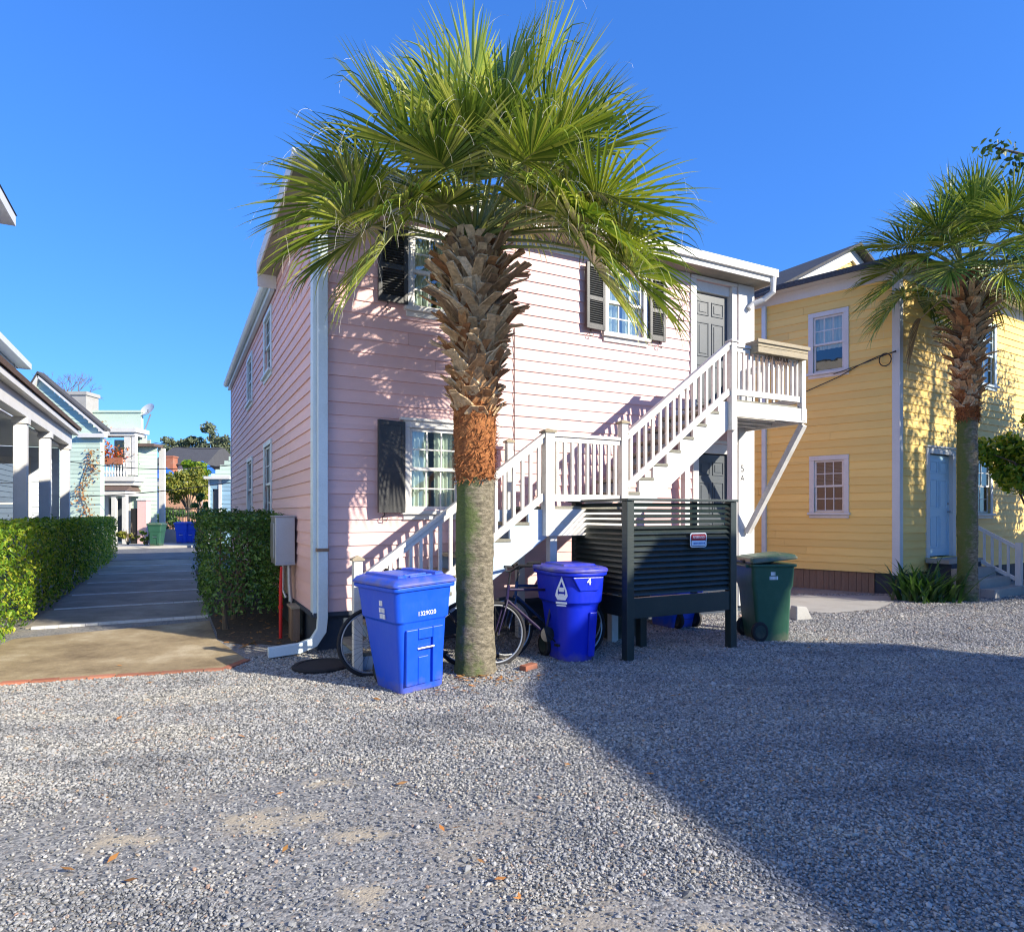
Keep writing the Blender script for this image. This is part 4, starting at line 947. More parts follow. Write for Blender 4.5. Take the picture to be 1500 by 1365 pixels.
# ---------------------------------------------------------------- wall boxes, pipe, cover
def utility():
    u = thing('meter_cabinet', 'grey metal meter cabinet on the shaded side wall of the pink house', 'utility box', C0, ROT)
    mb = MB(); mb.box(-.30, -.046, 1.18, 1.62, .97, 1.60); mb.build('cabinet', M_metal, u, bevel=.008)
    mb = MB(); mb.box(-.31, -.04, 1.17, 1.20, 1.601, 1.625); mb.box(-.31, -.042, 1.2005, 1.63, 1.601, 1.62); mb.box(-.305, -.045, 1.165, 1.1795, .955, .985); mb.box(-.315, -.3005, 1.24, 1.56, 1.05, 1.52); mb.build('door', M_metal, u, bevel=.004)
    mb = MB(); mb.tube([(-.10, 1.35, .965), (-.10, 1.33, .7), (-.085, 1.3, .45)], .03, 8); mb.tube([(-.17, 1.4, .965), (-.17, 1.4, .60), (-.14, 1.34, .5)], .018, 8); mb.tube([(-.085, 1.25, .50), (-.085, 1.25, .05)], .012, 6); mb.build('conduit', M_metal, u)
    w = thing('wooden_box', 'low weathered wooden cover box at the foot of the pink side wall', 'box', C0, ROT)
    mb = MB(); mb.box(-.14, -.05, .78, 1.12, 0, .42); mb.box(-.15, -.145, .80, .95, .01, .42); mb.build('panel', M_brown_wood, w, bevel=.004)
    mb = MB(); mb.box(-.16, -.047, .76, 1.14, .421, .45); mb.build('lid', M_grey_wood, w)
    p = thing('red_pipe', 'bright red upright pipe below the meter cabinet', 'pipe', H(-.25, 1.05), ROT)
    mb = MB(); mb.tube([(0, 0, 0), (0, 0, .68), (.01, 0, .95)], [.022, .022, .016], 10); mb.build('pipe', M_red, p)
    mb = MB(); mb.tube([(0, 0, .40), (0, 0, .44)], .03, 10); mb.build('collar', M_red, p)
    c = thing('access_cover', 'round black cover lying on the gravel by the bottom step', 'cover', PG(470, 978) + Vector((0, 0, 0)), 0)
    mb = MB(); mb.lathe([(.0005, .0), (.29, .0), (.30, .03), (.28, .045), (.24, .046), (.235, .038), (.0005, .04)], 40); mb.build('cover_plate', M_rubber, c)
    b = thing('concrete_block', 'pale concrete kerb block lying on the gravel beside the green bin', 'block', PG(1172, 907), R(20))
    mb = MB(); mb.hexa([(-.16, -.10, 0), (.16, -.10, 0), (.16, .10, 0), (-.16, .10, 0), (-.12, -.06, .22), (.08, -.06, .20), (.08, .07, .20), (-.12, .07, .22)]); mb.build('block', M_conc, b, bevel=.02)
    k = thing('loose_brick', 'broken orange brick on the ground by the bicycle wheel', 'brick', H(1.83, -1.93), R(50))
    mb = MB(); mb.box(-.10, .10, -.045, .045, 0, .06); mb.build('brick', M_brick, k, bevel=.008)
utility()
# ---------------------------------------------------------------- leaves helper (vectorised)
class Leaves:
    def __init__(s): s.c = []; s.n = []; s.l = []; s.w = []
    def add(s, C, Nrm, l, asp=.5):
        C = np.asarray(C, float).reshape(-1, 3); Nrm = np.asarray(Nrm, float).reshape(-1, 3)
        s.c.append(C); s.n.append(Nrm); L_ = l * rng.uniform(.65, 1.3, len(C)); s.l.append(L_); s.w.append(L_ * asp * rng.uniform(.8, 1.2, len(C)))
    def build(s, name, mat, parent=None, fold=.25):
        C = np.concatenate(s.c); Nn = np.concatenate(s.n); l = np.concatenate(s.l)[:, None]; w = np.concatenate(s.w)[:, None]
        Nn /= np.linalg.norm(Nn, axis=1, keepdims=True) + 1e-9
        a = rng.normal(size=C.shape); a -= Nn * (a * Nn).sum(1, keepdims=True); a /= np.linalg.norm(a, axis=1, keepdims=True) + 1e-9
        b = np.cross(Nn, a)
        V = np.stack([C - a * l * .5, C - a * l * .1 + b * w * .5 + Nn * w * fold, C + a * l * .25 + b * w * .42 + Nn * w * fold, C + a * l * .55, C + a * l * .25 - b * w * .42 + Nn * w * fold, C - a * l * .1 - b * w * .5 + Nn * w * fold], 1)
        n = len(C); me = bpy.data.meshes.new(name); me.vertices.add(n * 6); me.vertices.foreach_set('co', V.astype(np.float32).ravel())
        base = np.arange(n)[:, None] * 6; idx = np.concatenate([base + np.array([0, 1, 2, 3]), base + np.array([0, 3, 4, 5])], 1).ravel()
        me.loops.add(n * 8); me.loops.foreach_set('vertex_index', idx.astype(np.int32)); me.polygons.add(n * 2)
        me.polygons.foreach_set('loop_start', (np.arange(n * 2) * 4).astype(np.int32)); me.polygons.foreach_set('loop_total', np.full(n * 2, 4, np.int32))
        me.materials.append(mat); me.update(calc_edges=True); me.validate()
        o = bpy.data.objects.new(name, me); COL.objects.link(o)
        if parent is not None: o.parent = parent
        return o

# ---------------------------------------------------------------- hedges (house frame)
def hedge(name, label, a0, a1, b0, b1, h, dens, leaf, mat, stems, low=.15, seed=1, core=None):
    t = thing(name, label, 'hedge', C0, ROT); rd = np.random.default_rng(seed)
    lv = Leaves()
    def face(n, fn, nrm):
        u, v = rd.random(n), rd.random(n); p = fn(u, v)
        bulge = (.16 * (vnoise(p[:, 0] * 1 + p[:, 2] * .7, p[:, 1] + p[:, 2], 1.6, seed) - .5) + .10 * (vnoise(p[:, 0] + p[:, 2], p[:, 1] - p[:, 2], 5.0, seed + 1) - .5))
        d = rd.random(n) ** 2 * .22 - np.where(rd.random(n) < .03, rd.random(n) * .10, 0); nn = np.array(nrm, float)
        p = p + nn * (bulge - d)[:, None]
        lv.add(p, nn * 1.0 + rd.normal(size=(n, 3)) * .65 + np.array([0, 0, .25]), leaf)
    A, B = a1 - a0, b1 - b0; st = np.stack
    lo = lambda v: low + (h - low) * v ** .85
    face(int(B * (h - low) * dens), lambda u, v: st([np.full_like(u, a1), b0 + B * u, lo(v)], 1), (1, 0, 0))
    face(int(B * (h - low) * dens * .35), lambda u, v: st([np.full_like(u, a0), b0 + B * u, lo(v)], 1), (-1, 0, 0))
    face(int(B * A * dens * 1.1), lambda u, v: st([a0 + A * u, b0 + B * v, np.full_like(u, h)], 1), (0, 0, 1))
    for bb, s in ((b0, -1), (b1, 1)): face(int(A * (h - low) * dens), lambda u, v: st([a0 + A * u, np.full_like(u, bb), lo(v)], 1), (0, s, 0))
    n = int(A * B * (h - low) * dens * .35); lv.add(st([a0 + A * rd.random(n), b0 + B * rd.random(n), low + (h - low) * rd.random(n)], 1), rd.normal(size=(n, 3)), leaf)
    lv.build('foliage', mat, t)
    for k in range(stems):
        mb = MB()
        a = a0 + A * (.2 + .6 * rd.random()); b = b0 + B * (k + .5) / stems + .1 * rd.normal()
        for q in range(3):
            mb.tube([(a + .02 * q, b, 0), (a + .05 * rd.normal(), b + .06 * rd.normal(), .35), (a + .15 * rd.normal(), b + .15 * rd.normal(), .8), (a + .2 * rd.normal(), b + .2 * rd.normal(), h - .2)], [.03, .024, .016, .008], 6)
        mb.build('stem', M_stem, t)
    return t
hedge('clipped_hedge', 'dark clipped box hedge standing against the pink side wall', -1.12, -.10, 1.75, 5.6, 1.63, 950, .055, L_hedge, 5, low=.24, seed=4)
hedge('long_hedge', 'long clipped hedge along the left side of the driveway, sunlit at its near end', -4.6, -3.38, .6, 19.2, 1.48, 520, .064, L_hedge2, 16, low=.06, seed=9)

# ---------------------------------------------------------------- cabbage palms
def fibre_mat():
    m, N, b = newmat('palm_fibre'); tc = N.add('ShaderNodeTexCoord')
    n = N.add('ShaderNodeTexNoise', i_Scale=22.0, i_Detail=8.0, i_Roughness=.75); N.link(tc.outputs['Object'], n.inputs['Vector'])
    N.link(N.ramp(n.outputs[0], [(.32, (.10, .035, .012)), (.5, (.34, .12, .035)), (.65, (.52, .22, .07)), (.8, (.66, .40, .18))]), b.inputs['Base Color']); b.inputs['Roughness'].default_value = .9
    bp = N.add('ShaderNodeBump', i_Strength=1.0, i_Distance=.03); N.link(n.outputs[0], bp.inputs['Height']); N.link(bp.outputs[0], b.inputs['Normal']); return m
def trunk_mat():
    m, N, b = newmat('palm_trunk_bark'); tc = N.add('ShaderNodeTexCoord')
    mp = N.add('ShaderNodeMapping'); mp.inputs['Scale'].default_value = (4, 4, 9); N.link(tc.outputs['Object'], mp.inputs[0])
    n = N.add('ShaderNodeTexNoise', i_Scale=3.6, i_Detail=10.0, i_Roughness=.7); N.link(mp.outputs[0], n.inputs['Vector'])
    c = N.ramp(n.outputs[0], [(.28, (.05, .043, .03)), (.48, (.18, .155, .105)), (.7, (.38, .33, .235))])
    n2 = N.add('ShaderNodeTexNoise', i_Scale=3.2, i_Detail=6.0, i_Roughness=.7); N.link(tc.outputs['Object'], n2.inputs['Vector'])
    sx = N.add('ShaderNodeSeparateXYZ'); N.link(tc.outputs['Object'], sx.inputs[0])
    f = N.add('ShaderNodeMath', operation='MULTIPLY_ADD'); f.inputs[1].default_value = -1.1; N.link(sx.outputs[0], f.inputs[0]); N.link(n2.outputs[0], f.inputs[2])
    moss = N.ramp(f.outputs[0], [(.46, (0, 0, 0)), (.64, (.9,) * 3)])
    N.link(N.mix(moss, c, (.095, .14, .03, 1)), b.inputs['Base Color']); b.inputs['Roughness'].default_value = .95
    bp = N.add('ShaderNodeBump', i_Strength=1.0, i_Distance=.035); N.link(n.outputs[0], bp.inputs['Height']); N.link(bp.outputs[0], b.inputs['Normal']); return m
def boot_mat(name, stops):
    m, N, b = newmat(name); tc = N.add('ShaderNodeTexCoord'); g = N.add('ShaderNodeNewGeometry')
    n = N.add('ShaderNodeTexNoise', i_Scale=30.0, i_Detail=6.0); N.link(tc.outputs['Object'], n.inputs['Vector'])
    c = N.ramp(g.outputs['Random Per Island'], stops); k = N.ramp(n.outputs[0], [(.3, (.55,) * 3), (.7, (1.1,) * 3)])
    N.link(N.mix(1, c, k, 'MULTIPLY'), b.inputs['Base Color']); b.inputs['Roughness'].default_value = .8
    bp = N.add('ShaderNodeBump', i_Strength=.6, i_Distance=.01); N.link(n.outputs[0], bp.inputs['Height']); N.link(bp.outputs[0], b.inputs['Normal']); return m
M_fibre = fibre_mat(); M_ptrunk = trunk_mat()
M_boot = boot_mat('leaf_base', [(0, (.19, .115, .065)), (.35, (.38, .25, .14)), (.7, (.56, .40, .23)), (1, (.71, .56, .37))])
M_bootlow = boot_mat('young_leaf_base', [(0, (.26, .11, .04)), (.35, (.46, .24, .10)), (.7, (.60, .40, .21)), (1, (.74, .58, .36))])
M_petiole = pm('petiole', (.20, .23, .06, 1), .45, dirt=.4, dirtcol=(.34, .28, .12, 1), bump=.1)

M_thread = pm('palm_thread', (.75, .72, .62, 1), .8, bump=0)
M_deadleaf = leaf_mat('dead_palm_leaf', [(.20, .12, .05), (.34, .22, .10), (.46, .33, .17)], .7, .15)
def frond(palm, base, hub, out=None, L=.85, nl=44, spread=R(128), grav=.5, old=0.0, seed=0, fold=.28, down=.0, mat=None):
    rd = random.Random(seed); base = Vector(base); hub = Vector(hub); up = Vector((0, 0, 1))
    mid = (base + hub) / 2 + Vector((0, 0, .10 * (hub - base).length)) + (hub - base).cross(up).normalized() * rd.uniform(-.05, .05)
    P = lambda t: base * (1 - t) ** 2 + mid * 2 * t * (1 - t) + hub * t * t
    d = ((hub - mid).normalized() + Vector((0, 0, -down))).normalized() if out is None else Vector(out).normalized()
    ref = up if abs(d.z) < .9 else Vector((hub.x - base.x, hub.y - base.y, .01)).normalized() * (-1 if d.z > 0 else 1)
    nr = (ref - d * ref.dot(d)).normalized(); sd = d.cross(nr).normalized()
    mb = MB(); mb.mi = 1
    mb.tube([P(t / 6) for t in range(7)], [.024, .019, .016, .014, .013, .012, .010], 6)
    costa = .30 * L; cp = [hub + d * costa * t + Vector((0, 0, -.10 * costa * t * t * (1 + 2 * old))) for t in (0, .5, 1)]
    mb.tube(cp, [.010, .007, .003], 5); mb.mi = 0
    for i in range(nl):
        x = 2 * (i + .5) / nl - 1; th = x * spread + rd.uniform(-.02, .02)
        s0 = max(0, 1 - abs(x) * 1.25); p = hub + d * costa * s0 + Vector((0, 0, -.10 * costa * s0 * s0 * (1 + 2 * old)))
        v = (d * math.cos(th) + sd * math.sin(th) + nr * (fold * (abs(math.sin(th)) - .1) + rd.uniform(-.05, .05))).normalized()
        wv = v.cross(nr).normalized()
        ll = L * (.80 + .26 * math.cos(th * .8)) * rd.uniform(.9, 1.06) - costa * s0 * .35
        ns = 8; rings = []; g = grav * rd.uniform(.7, 1.3) * (1 + old); brk = rd.random() < .20 + .3 * old; bs = rd.uniform(.5, .75)
        for k in range(ns + 1):
            t = k / ns
            w = (.008 + .026 * min(1, t / .42)) if t < .42 else .034 * (1 - ((t - .42) / .58) ** .9) + .0012
            n2 = wv.cross(v).normalized()
            rings.append((p.copy(), p - n2 * w * .45, wv * w * .62, ))
            v = (v + Vector((0, 0, -1)) * (g * (.02 + .30 * t * t) + (.55 if brk and t > bs else 0))).normalized()
            p = p + v * ll / ns
        i0 = len(mb.v)
        for c, lo, wv_ in rings: mb.pts([c - wv_, lo, c + wv_])
        for k in range(ns):
            a = i0 + 3 * k
            mb.face((a, a + 1, a + 4, a + 3)); mb.face((a + 1, a + 2, a + 5, a + 4))
        if rd.random() < .18:                           # loose thread hanging off the leaflet edge
            q = rings[int(ns * rd.uniform(.55, .9))][0].copy(); tv = (v + Vector((rd.uniform(-.8, .8), rd.uniform(-.8, .8), rd.uniform(-.2, .8)))).normalized(); pts = [q]
            for _ in range(6): tv = (tv + Vector((rd.uniform(-.3, .3), rd.uniform(-.3, .3), -.35))).normalized(); q = q + tv * .05; pts.append(q)
            mb.mi = 2; mb.tube(pts, .0008, 3, cap=False); mb.mi = 0
    return mb.build('frond', [mat or L_palm, M_petiole if mat is None else M_boot, M_thread], palm, normals=False)

def palm_trunk(palm, z1, z2, z3, r0, nb=150, seed=2, boots=True):
    rd = random.Random(seed); mb = MB(); mb.smooth = True
    prof = []; z = -.02
    while z < z1: prof.append((r0 * (1.10 - .10 * min(1, z / .5)) * (1 + .012 * math.sin(z * 37) + .02 * math.sin(z * 5 + 1) + rd.uniform(-.016, .016)), z)); z += .05
    prof.append((r0 * .98, z1)); mb.rings([[(r * math.cos(a) * (1 + .025 * math.sin(3 * a + zz * 4) + .012 * math.sin(9 * a + zz * 11)), r * math.sin(a), zz) for a in [k * 2 * math.pi / 32 for k in range(32)]] for r, zz in prof]); mb.build('trunk', M_ptrunk, palm)
    mb = MB(); mb.smooth = True; zz = z1 - .03; rings = []; pr = []
    while zz < z3 + .1: pr.append(zz); zz += .045
    for q, zq in enumerate(pr):
        rr = r0 * (1.0 + .10 * min(1, (zq - z1) / .4)) if zq < z3 else r0 * .8
        rings.append([(rr * (1 + rd.uniform(-.06, .06)) * math.cos(a), rr * (1 + rd.uniform(-.06, .06)) * math.sin(a), zq) for a in [k * 2 * math.pi / 36 for k in range(36)]])
    mb.rings(rings); fb = mb.build('fibre_sleeve', M_fibre, palm)
    mb = MB()
    for k in range(1500):                               # shreds of fibre standing off the sleeve
        a = rd.uniform(0, 6.283); zq = rd.uniform(z1 - .06, z2 + .25); r = r0 * 1.05; e = Vector((math.cos(a), math.sin(a), 0)); s = Vector((-e.y, e.x, 0)); c = e * r + Vector((0, 0, zq)); l = rd.uniform(.02, .09)
        t = (s * rd.uniform(-1, 1) + Vector((0, 0, rd.uniform(-1, .6))) + e * rd.uniform(.15, .7)).normalized(); w = s.cross(t).normalized() * .3 + s * .7; w *= rd.uniform(.005, .014)
        mb.poly([c - w, c + w, c + t * l + w * .4, c + t * l - w * .4])
    mb.build('fibre_shreds', M_fibre, fb, normals=False)
    if boots:
        mb = MB(); k = 0; LOW = M_bootlow
        for k in range(nb):                             # split leaf bases in a spiral
            f = k / nb; zq = z2 + (z3 - z2) * f + rd.uniform(-.03, .03); a = k * 2.39996 + rd.uniform(-.15, .15); e = Vector((math.cos(a), math.sin(a), 0)); s = Vector((-e.y, e.x, 0))
            l = (.16 + .26 * min(1, f * 1.5) - .16 * max(0, f - .75) * 4) * rd.uniform(.6, 1.25); tilt = R(rd.uniform(22, 58)) if f > .3 else R(rd.uniform(12, 50))
            if f > .85: tilt *= .6
            mb.mi = 1 if f < .38 + rd.uniform(-.15, .12) or rd.random() < .25 else 0
            for sg in (-1, 1):                          # each base is split, leaning left and right
                p0 = e * (r0 * .98) + s * sg * .055 + Vector((0, 0, zq)); dr = (Vector((0, 0, math.cos(tilt))) + e * math.sin(tilt) + s * (-sg) * rd.uniform(-.1, .75)).normalized(); dr2 = (dr + e * rd.uniform(.1, .6) + Vector((0, 0, rd.uniform(-.4, .1))) + s * rd.uniform(-.3, .3)).normalized()
                q = [p0, p0 + dr * l * .5, p0 + dr * l * .5 + dr2 * l * .55]; ws = [.072, .054, .044]; th = [.024, .018, .012]; rg = []
                for pq, w, h in zip(q, ws, th):
                    n = s.cross(dr).normalized() * h; rg.append([pq - s * w - n * .3, pq - n, pq + s * w - n * .3, pq + s * w * .9 + n * .5, pq + n * .2, pq - s * w * .9 + n * .5])
                mb.rings(rg)
        mb.build('leaf_bases', [M_boot, M_bootlow], palm)

def palm_main():
    p = thing('palm_tree', 'tall cabbage palm with shaggy leaf bases growing in front of the pink house', 'palm', (-.385, 6.70, 0))
    palm_trunk(p, 2.02, 2.66, 4.36, .195, nb=165)
    px0, py0, sc = 698.0, 752.0, 944 / 6.70
    hz = 4.45
    spec = [  # where each fan opens: picture column and row, metres towards/away, leaflet length, droop, age
        (690, 165, .05, 1.00, .18, 0), (640, 195, .35, .95, .3, 0), (735, 155, .30, .95, .2, 0), (668, 225, -.35, .85, .4, 0), (712, 190, .75, .9, .4, 0),
        (592, 200, .10, .92, .30, 0), (610, 180, .55, .85, .28, 0), (622, 225, -.55, .88, .65, .1), (555, 240, .35, .92, .45, 0), 
        (532, 285, -.20, 1.05, .6, .2), (512, 265, .45, .9, .6, .1), (545, 330, -.05, .98, .9, .6), (520, 310, -.45, .9, .7, .4), (575, 345, -.5, .9, 1.1, .8),
        (775, 150, .15, .95, .22, 0), (795, 180, .0, .95, .28, 0), (822, 205, .30, .88, .32, 0), (795, 215, -.45, .88, .5, 0), (835, 232, -.10, .88, .40, 0), 
        (868, 280, -.30, 1.05, .5, .1), (878, 310, .15, 1.0, .6, .2), (845, 305, -.60, .9, .8, .3), (905, 350, -.05, .88, .7, .4), (835, 325, -.65, .9, .9, .5), (915, 385, -.25, .85, .8, .6), (860, 375, -.5, .88, 1.0, .7), 
        (800, 255, .95, .9, .7, .2), (755, 300, 1.0, .9, .9, .5), (725, 225, -.5, .8, .35, 0)]
    spec += [(655, 248, -.50, .72, .45, 0), (715, 245, .30, .9, .3, 0), (765, 238, -.55, .75, .45, 0), (690, 222, -.60, .72, .35, 0), (745, 275, .70, .85, .7, .2), (635, 285, .70, .82, .8, .3), (610, 290, -.55, .70, .8, .2), (800, 285, -.60, .72, .75, .2), (770, 300, -.35, .6, .8, .3), (660, 300, -.3, .6, .8, .3), (672, 262, -.15, .70, .5, .1), (738, 258, -.20, .70, .5, .1), (772, 265, .25, .75, .55, .1), (795, 312, .25, .7, .85, .4), (830, 280, .35, .8, .7, .3), (855, 335, .3, .85, .9, .5)]
    for i, (x, y, dy, L, g, old) in enumerate(spec):
        Y = 6.70 + dy; hub = Vector(((x - CX) / F * Y + .385, dy, EYE + (HY - y) / F * Y))
        a = math.atan2(hub.y, hub.x); base = Vector((.09 * math.cos(a), .09 * math.sin(a), hz + .10 - .25 * old + .02 * (i % 5)))
        frond(p, base, hub, None, L, 52, R(72 + 75 * min(1, max(0, g - .15) / .5) + 10 * random.random()), g * .55, old, seed=i, down=max(.05, .85 * (g - .25)) + .25 * max(0, -dy))
    return p
palm_main()
def palm_second():
    p = thing('palm_tree', 'cabbage palm beside the blue door of the yellow house', 'palm', (8.62, 12.2, 0))
    palm_trunk(p, 3.45, 3.60, 6.15, .168, nb=150, seed=8)
    rd = random.Random(21); n = 40
    for i in range(n):
        a = i * 2.39996 + rd.uniform(-.2, .2); f = i / n; el = R(86 - 104 * f ** .85); r = rd.uniform(.95, 1.25)
        e = Vector((math.cos(a), math.sin(a), 0)); hub = Vector((0, 0, 6.1)) + (e * math.cos(el) + Vector((0, 0, math.sin(el)))) * r
        frond(p, e * .08 + Vector((0, 0, 6.1 + .2 * (1 - f))), hub, None, rd.uniform(.85, 1.05), 42, R(122), .2 + .4 * f, .5 * f, seed=100 + i, down=.05 + .55 * f)
    for i, a in enumerate((2.6,)):
        e = Vector((math.cos(a), math.sin(a), 0)); frond(p, e * .14 + Vector((0, 0, 5.9)), e * .75 + Vector((0, 0, 5.45 - .15 * i)), None, .8, 30, R(80), 1.0, 1.0, seed=160 + i, down=1.6, mat=M_deadleaf)
palm_second()

# ---------------------------------------------------------------- strappy plant and dirt by the yellow house
def strappy():
    t = thing('strappy_plant', 'clump of dark strap-leaved plant at the foot of the second palm', 'plant', (7.75, 12.15, 0))
    rd = random.Random(3); mb = MB()
    for k in range(150):
        a = rd.uniform(0, 6.283); c = Vector((rd.gauss(0, .22), rd.gauss(0, .16), 0)); e = Vector((math.cos(a), math.sin(a), 0)); s = Vector((-e.y, e.x, 0)); v = (e * rd.uniform(.25, .9) + Vector((0, 0, 1))).normalized(); l = rd.uniform(.6, 1.0); p = c.copy(); i0 = len(mb.v); n = 7
        for q in range(n + 1):
            w = .026 * (1 - (q / n) ** 2.2) + .002; mb.pts([p - s * w, p - Vector((0, 0, w * .3)), p + s * w]); v = (v + Vector((0, 0, -.20 * (q / n) - .03)) + e * .03).normalized(); p = p + v * l / n
        for q in range(n):
            b = i0 + 3 * q; mb.face((b, b + 1, b + 4, b + 3)); mb.face((b + 1, b + 2, b + 5, b + 4))
    mb.build('leaves', leaf_mat('strap_leaf', [(.02, .06, .015), (.045, .11, .025), (.09, .16, .04)], .35, .25), t, normals=False)
strappy()

# ---------------------------------------------------------------- yellow house
Y0 = Vector((7.8, 13.0, 0)); YS = Vector((-.724, .690, 0)).normalized(); YF = Vector((.851, .525, 0)).normalized()
NS = Vector((-YS.y, YS.x, 0)); NS = NS if NS.y < 0 else -NS
NF = Vector((YF.y, -YF.x, 0))
def yellow_house():
    h = thing('yellow_house', 'two-storey yellow boarded house with white trim behind the second palm', 'house', Y0)
    SW = frame_mat((0, 0, 0), YS, NS); FWm = frame_mat((0, 0, 0), YF, NF)
    Ls, Lf, Z0, Z1 = 7.6, 8.6, .43, 6.62
    s_up = (1.02, 1.64, 4.72, 5.92); s_lo = (1.02, 1.62, 1.68, 2.80)
    mb = MB(); mb.M = SW; siding(mb, Ls, Z0, Z1, .165, [s_up, s_lo], seed=15); mb.build('wall', M_yel, h)
    f_door = (1.14, 2.16, .72, 2.92); f_lo = (3.15, 3.95, 1.66, 2.90); f_up = (3.35, 4.15, 4.65, 6.0)
    mb = MB(); mb.M = FWm; siding(mb, Lf, Z0, Z1, .165, [f_door, f_lo, f_up], seed=19); mb.build('wall', M_yel, h)
    mb = MB(); P = lambda s, f, z: YS * s + YF * f + Vector((0, 0, z))
    mb.hexa([P(7.5, .2, 0), P(7.6, .2, 0), P(7.6, 8.6, 0), P(7.5, 8.6, 0), P(7.5, .2, Z1), P(7.6, .2, Z1), P(7.6, 8.6, Z1), P(7.5, 8.6, Z1)])
    mb.hexa([P(.1, 8.5, 0), P(.1, 8.6, 0), P(7.4, 8.6, 0), P(7.4, 8.5, 0), P(.1, 8.5, Z1), P(.1, 8.6, Z1), P(7.4, 8.6, Z1), P(7.4, 8.5, Z1)])
    mb.build('wall', M_yel, h)
    mb = MB(); mb.hexa([P(.15, .2, .5), P(.15, 8.4, .5), P(7.4, 8.4, .5), P(7.4, .2, .5), P(.15, .2, .58), P(.15, 8.4, .58), P(7.4, 8.4, .58), P(7.4, .2, .58)]); mb.hexa([P(.15, .2, 3.5), P(.15, 8.4, 3.5), P(7.4, 8.4, 3.5), P(7.4, .2, 3.5), P(.15, .2, 3.7), P(.15, 8.4, 3.7), P(7.4, 8.4, 3.7), P(7.4, .2, 3.7)]); mb.build('floor_slab', M_inner, h)
    # board skirt
    mb = MB(); mb.M = SW; u = .45; rd = random.Random(4)
    while u < Ls: w = rd.uniform(.10, .16); mb.box(u, u + w - .006, -.06, -.03 + rd.uniform(-.004, .004), 0, Z0 + .02); u += w
    mb.build('skirt', M_brown_wood, h)
    mb = MB(); mb.M = FWm; mb.box(.02, Lf, -.06, -.03, 0, Z0 + .02); mb.M = SW; mb.box(.02, .44, -.10, -.06, 0, Z0); mb.build('skirt', M_skirt, h)
    mb = MB(); mb.M = SW; mb.box(-.01, .11, .0, .036, Z0 - .03, Z1); mb.M = FWm; mb.box(-.03, .10, .0, .036, Z0 - .03, Z1); mb.build('corner_board', M_trim, h)
    mb = MB(); mb.M = SW; mb.box(.11, Ls, .0, .034, Z1 - .22, Z1 - .002); mb.M = FWm; mb.box(.10, Lf, .0, .034, Z1 - .22, Z1 - .002); mb.build('frieze', M_trim, h)
    # eaves and low front roof
    e = .33; E = lambda s, f, z: P(s, f, z)
    cnr = NS * e + NF * e
    q = [cnr, YF * (Lf + .3) + NF * e, YF * (Lf + .3) + YS * 3.0, YS * 3.0 + NS * e]
    mb = MB(); mb.hexa([v + Vector((0, 0, Z1 + .0)) for v in q] + [v + Vector((0, 0, Z1 + .05)) for v in q]); mb.build('soffit', M_trim, h)
    mb = MB(); up = [P(1.6, 1.6, Z1 + .55), P(1.6, Lf - 1, Z1 + .55), P(3.0, Lf - 1, Z1 + .55), P(3.0, 1.6, Z1 + .55)]
    mb.hexa([v + Vector((0, 0, Z1 + .055)) for v in q] + up); mb.build('roof', M_roof, h)
    mb = MB()
    for a, b, nn in ((q[0], q[3], NS), (q[0], q[1], NF)):
        z = Vector((0, 0, Z1 - .02)); zz = Vector((0, 0, Z1 + .10)); o = nn * .025; mb.hexa([a + z, b + z, b + z + o, a + z + o, a + zz, b + zz, b + zz + o, a + zz + o])
    mb.build('fascia', M_roof, h)
    # main gabled block behind, gable facing front
    s0 = 2.55; fc, hw, zb, za = 3.10, 3.25, 6.63, 8.32
    mb = MB(); mb.M = frame_mat(YS * s0, YF, NF); n = 12
    siding(mb, 8.6, zb, za - .1, .15, (), lim=lambda z: (fc - hw * (1 - (z - zb) / (za - zb)) + .03, fc + hw * (1 - (z - zb) / (za - zb)) - .03), seed=7); g = mb.build('gable', M_yel, h)
    mb = MB(); mb.M = frame_mat(YS * s0, YF, NF)
    for sg in (-1, 1):
        a = Vector((fc + sg * (hw + .1), .03, zb - .02)); b = Vector((fc, .03, za + .04)); mb.hexa([a, b, b + Vector((0, 0, -.30)), a + Vector((sg * -.62, 0, 0)), a + Vector((0, .05, 0)), b + Vector((0, .05, 0)), b + Vector((0, .05, -.30)), a + Vector((sg * -.62, .05, 0))])
    mb.build('rake_board', M_white, h)
    mb = MB(); mb.M = frame_mat(YS * s0, YF, NF); run = -5.0
    for sg in (-1, 1):
        a = Vector((fc + sg * (hw + .35), 0, zb - .13)); b = Vector((fc, 0, za + .045)); t = Vector((0, 0, .07))
        A = [a + Vector((0, .30, 0)), b + Vector((0, .30, 0)), b + Vector((0, run, 0)), a + Vector((0, run, 0))]
        mb.hexa(A + [v + t for v in A])
    mb.build('roof', M_roof, h)
    mb = MB(); mb.M = SW; mb.box(.3, 6.8, -1.15, -1.05, .6, 3.45); mb.box(.3, 6.8, -1.15, -1.05, 3.72, 6.5); mb.build('inner_wall_or_backing', M_roomshade, h)  # black backing added behind the side windows so the panes read dark
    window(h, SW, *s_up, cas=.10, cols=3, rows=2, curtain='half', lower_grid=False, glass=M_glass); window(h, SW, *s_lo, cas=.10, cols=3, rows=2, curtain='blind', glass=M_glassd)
    window(h, FWm, *f_lo, cas=.10, cols=2, rows=2, glass=M_glassd, trim=M_trim); window(h, FWm, *f_up, cas=.10, cols=2, rows=2, glass=M_glassd, trim=M_gut)
    d = panel_door(h, FWm, f_door[0] + .02, f_door[1] - .02, f_door[2] + .02, f_door[3] - .02, M_bluedoor, handle_right=True, rec=-.04)
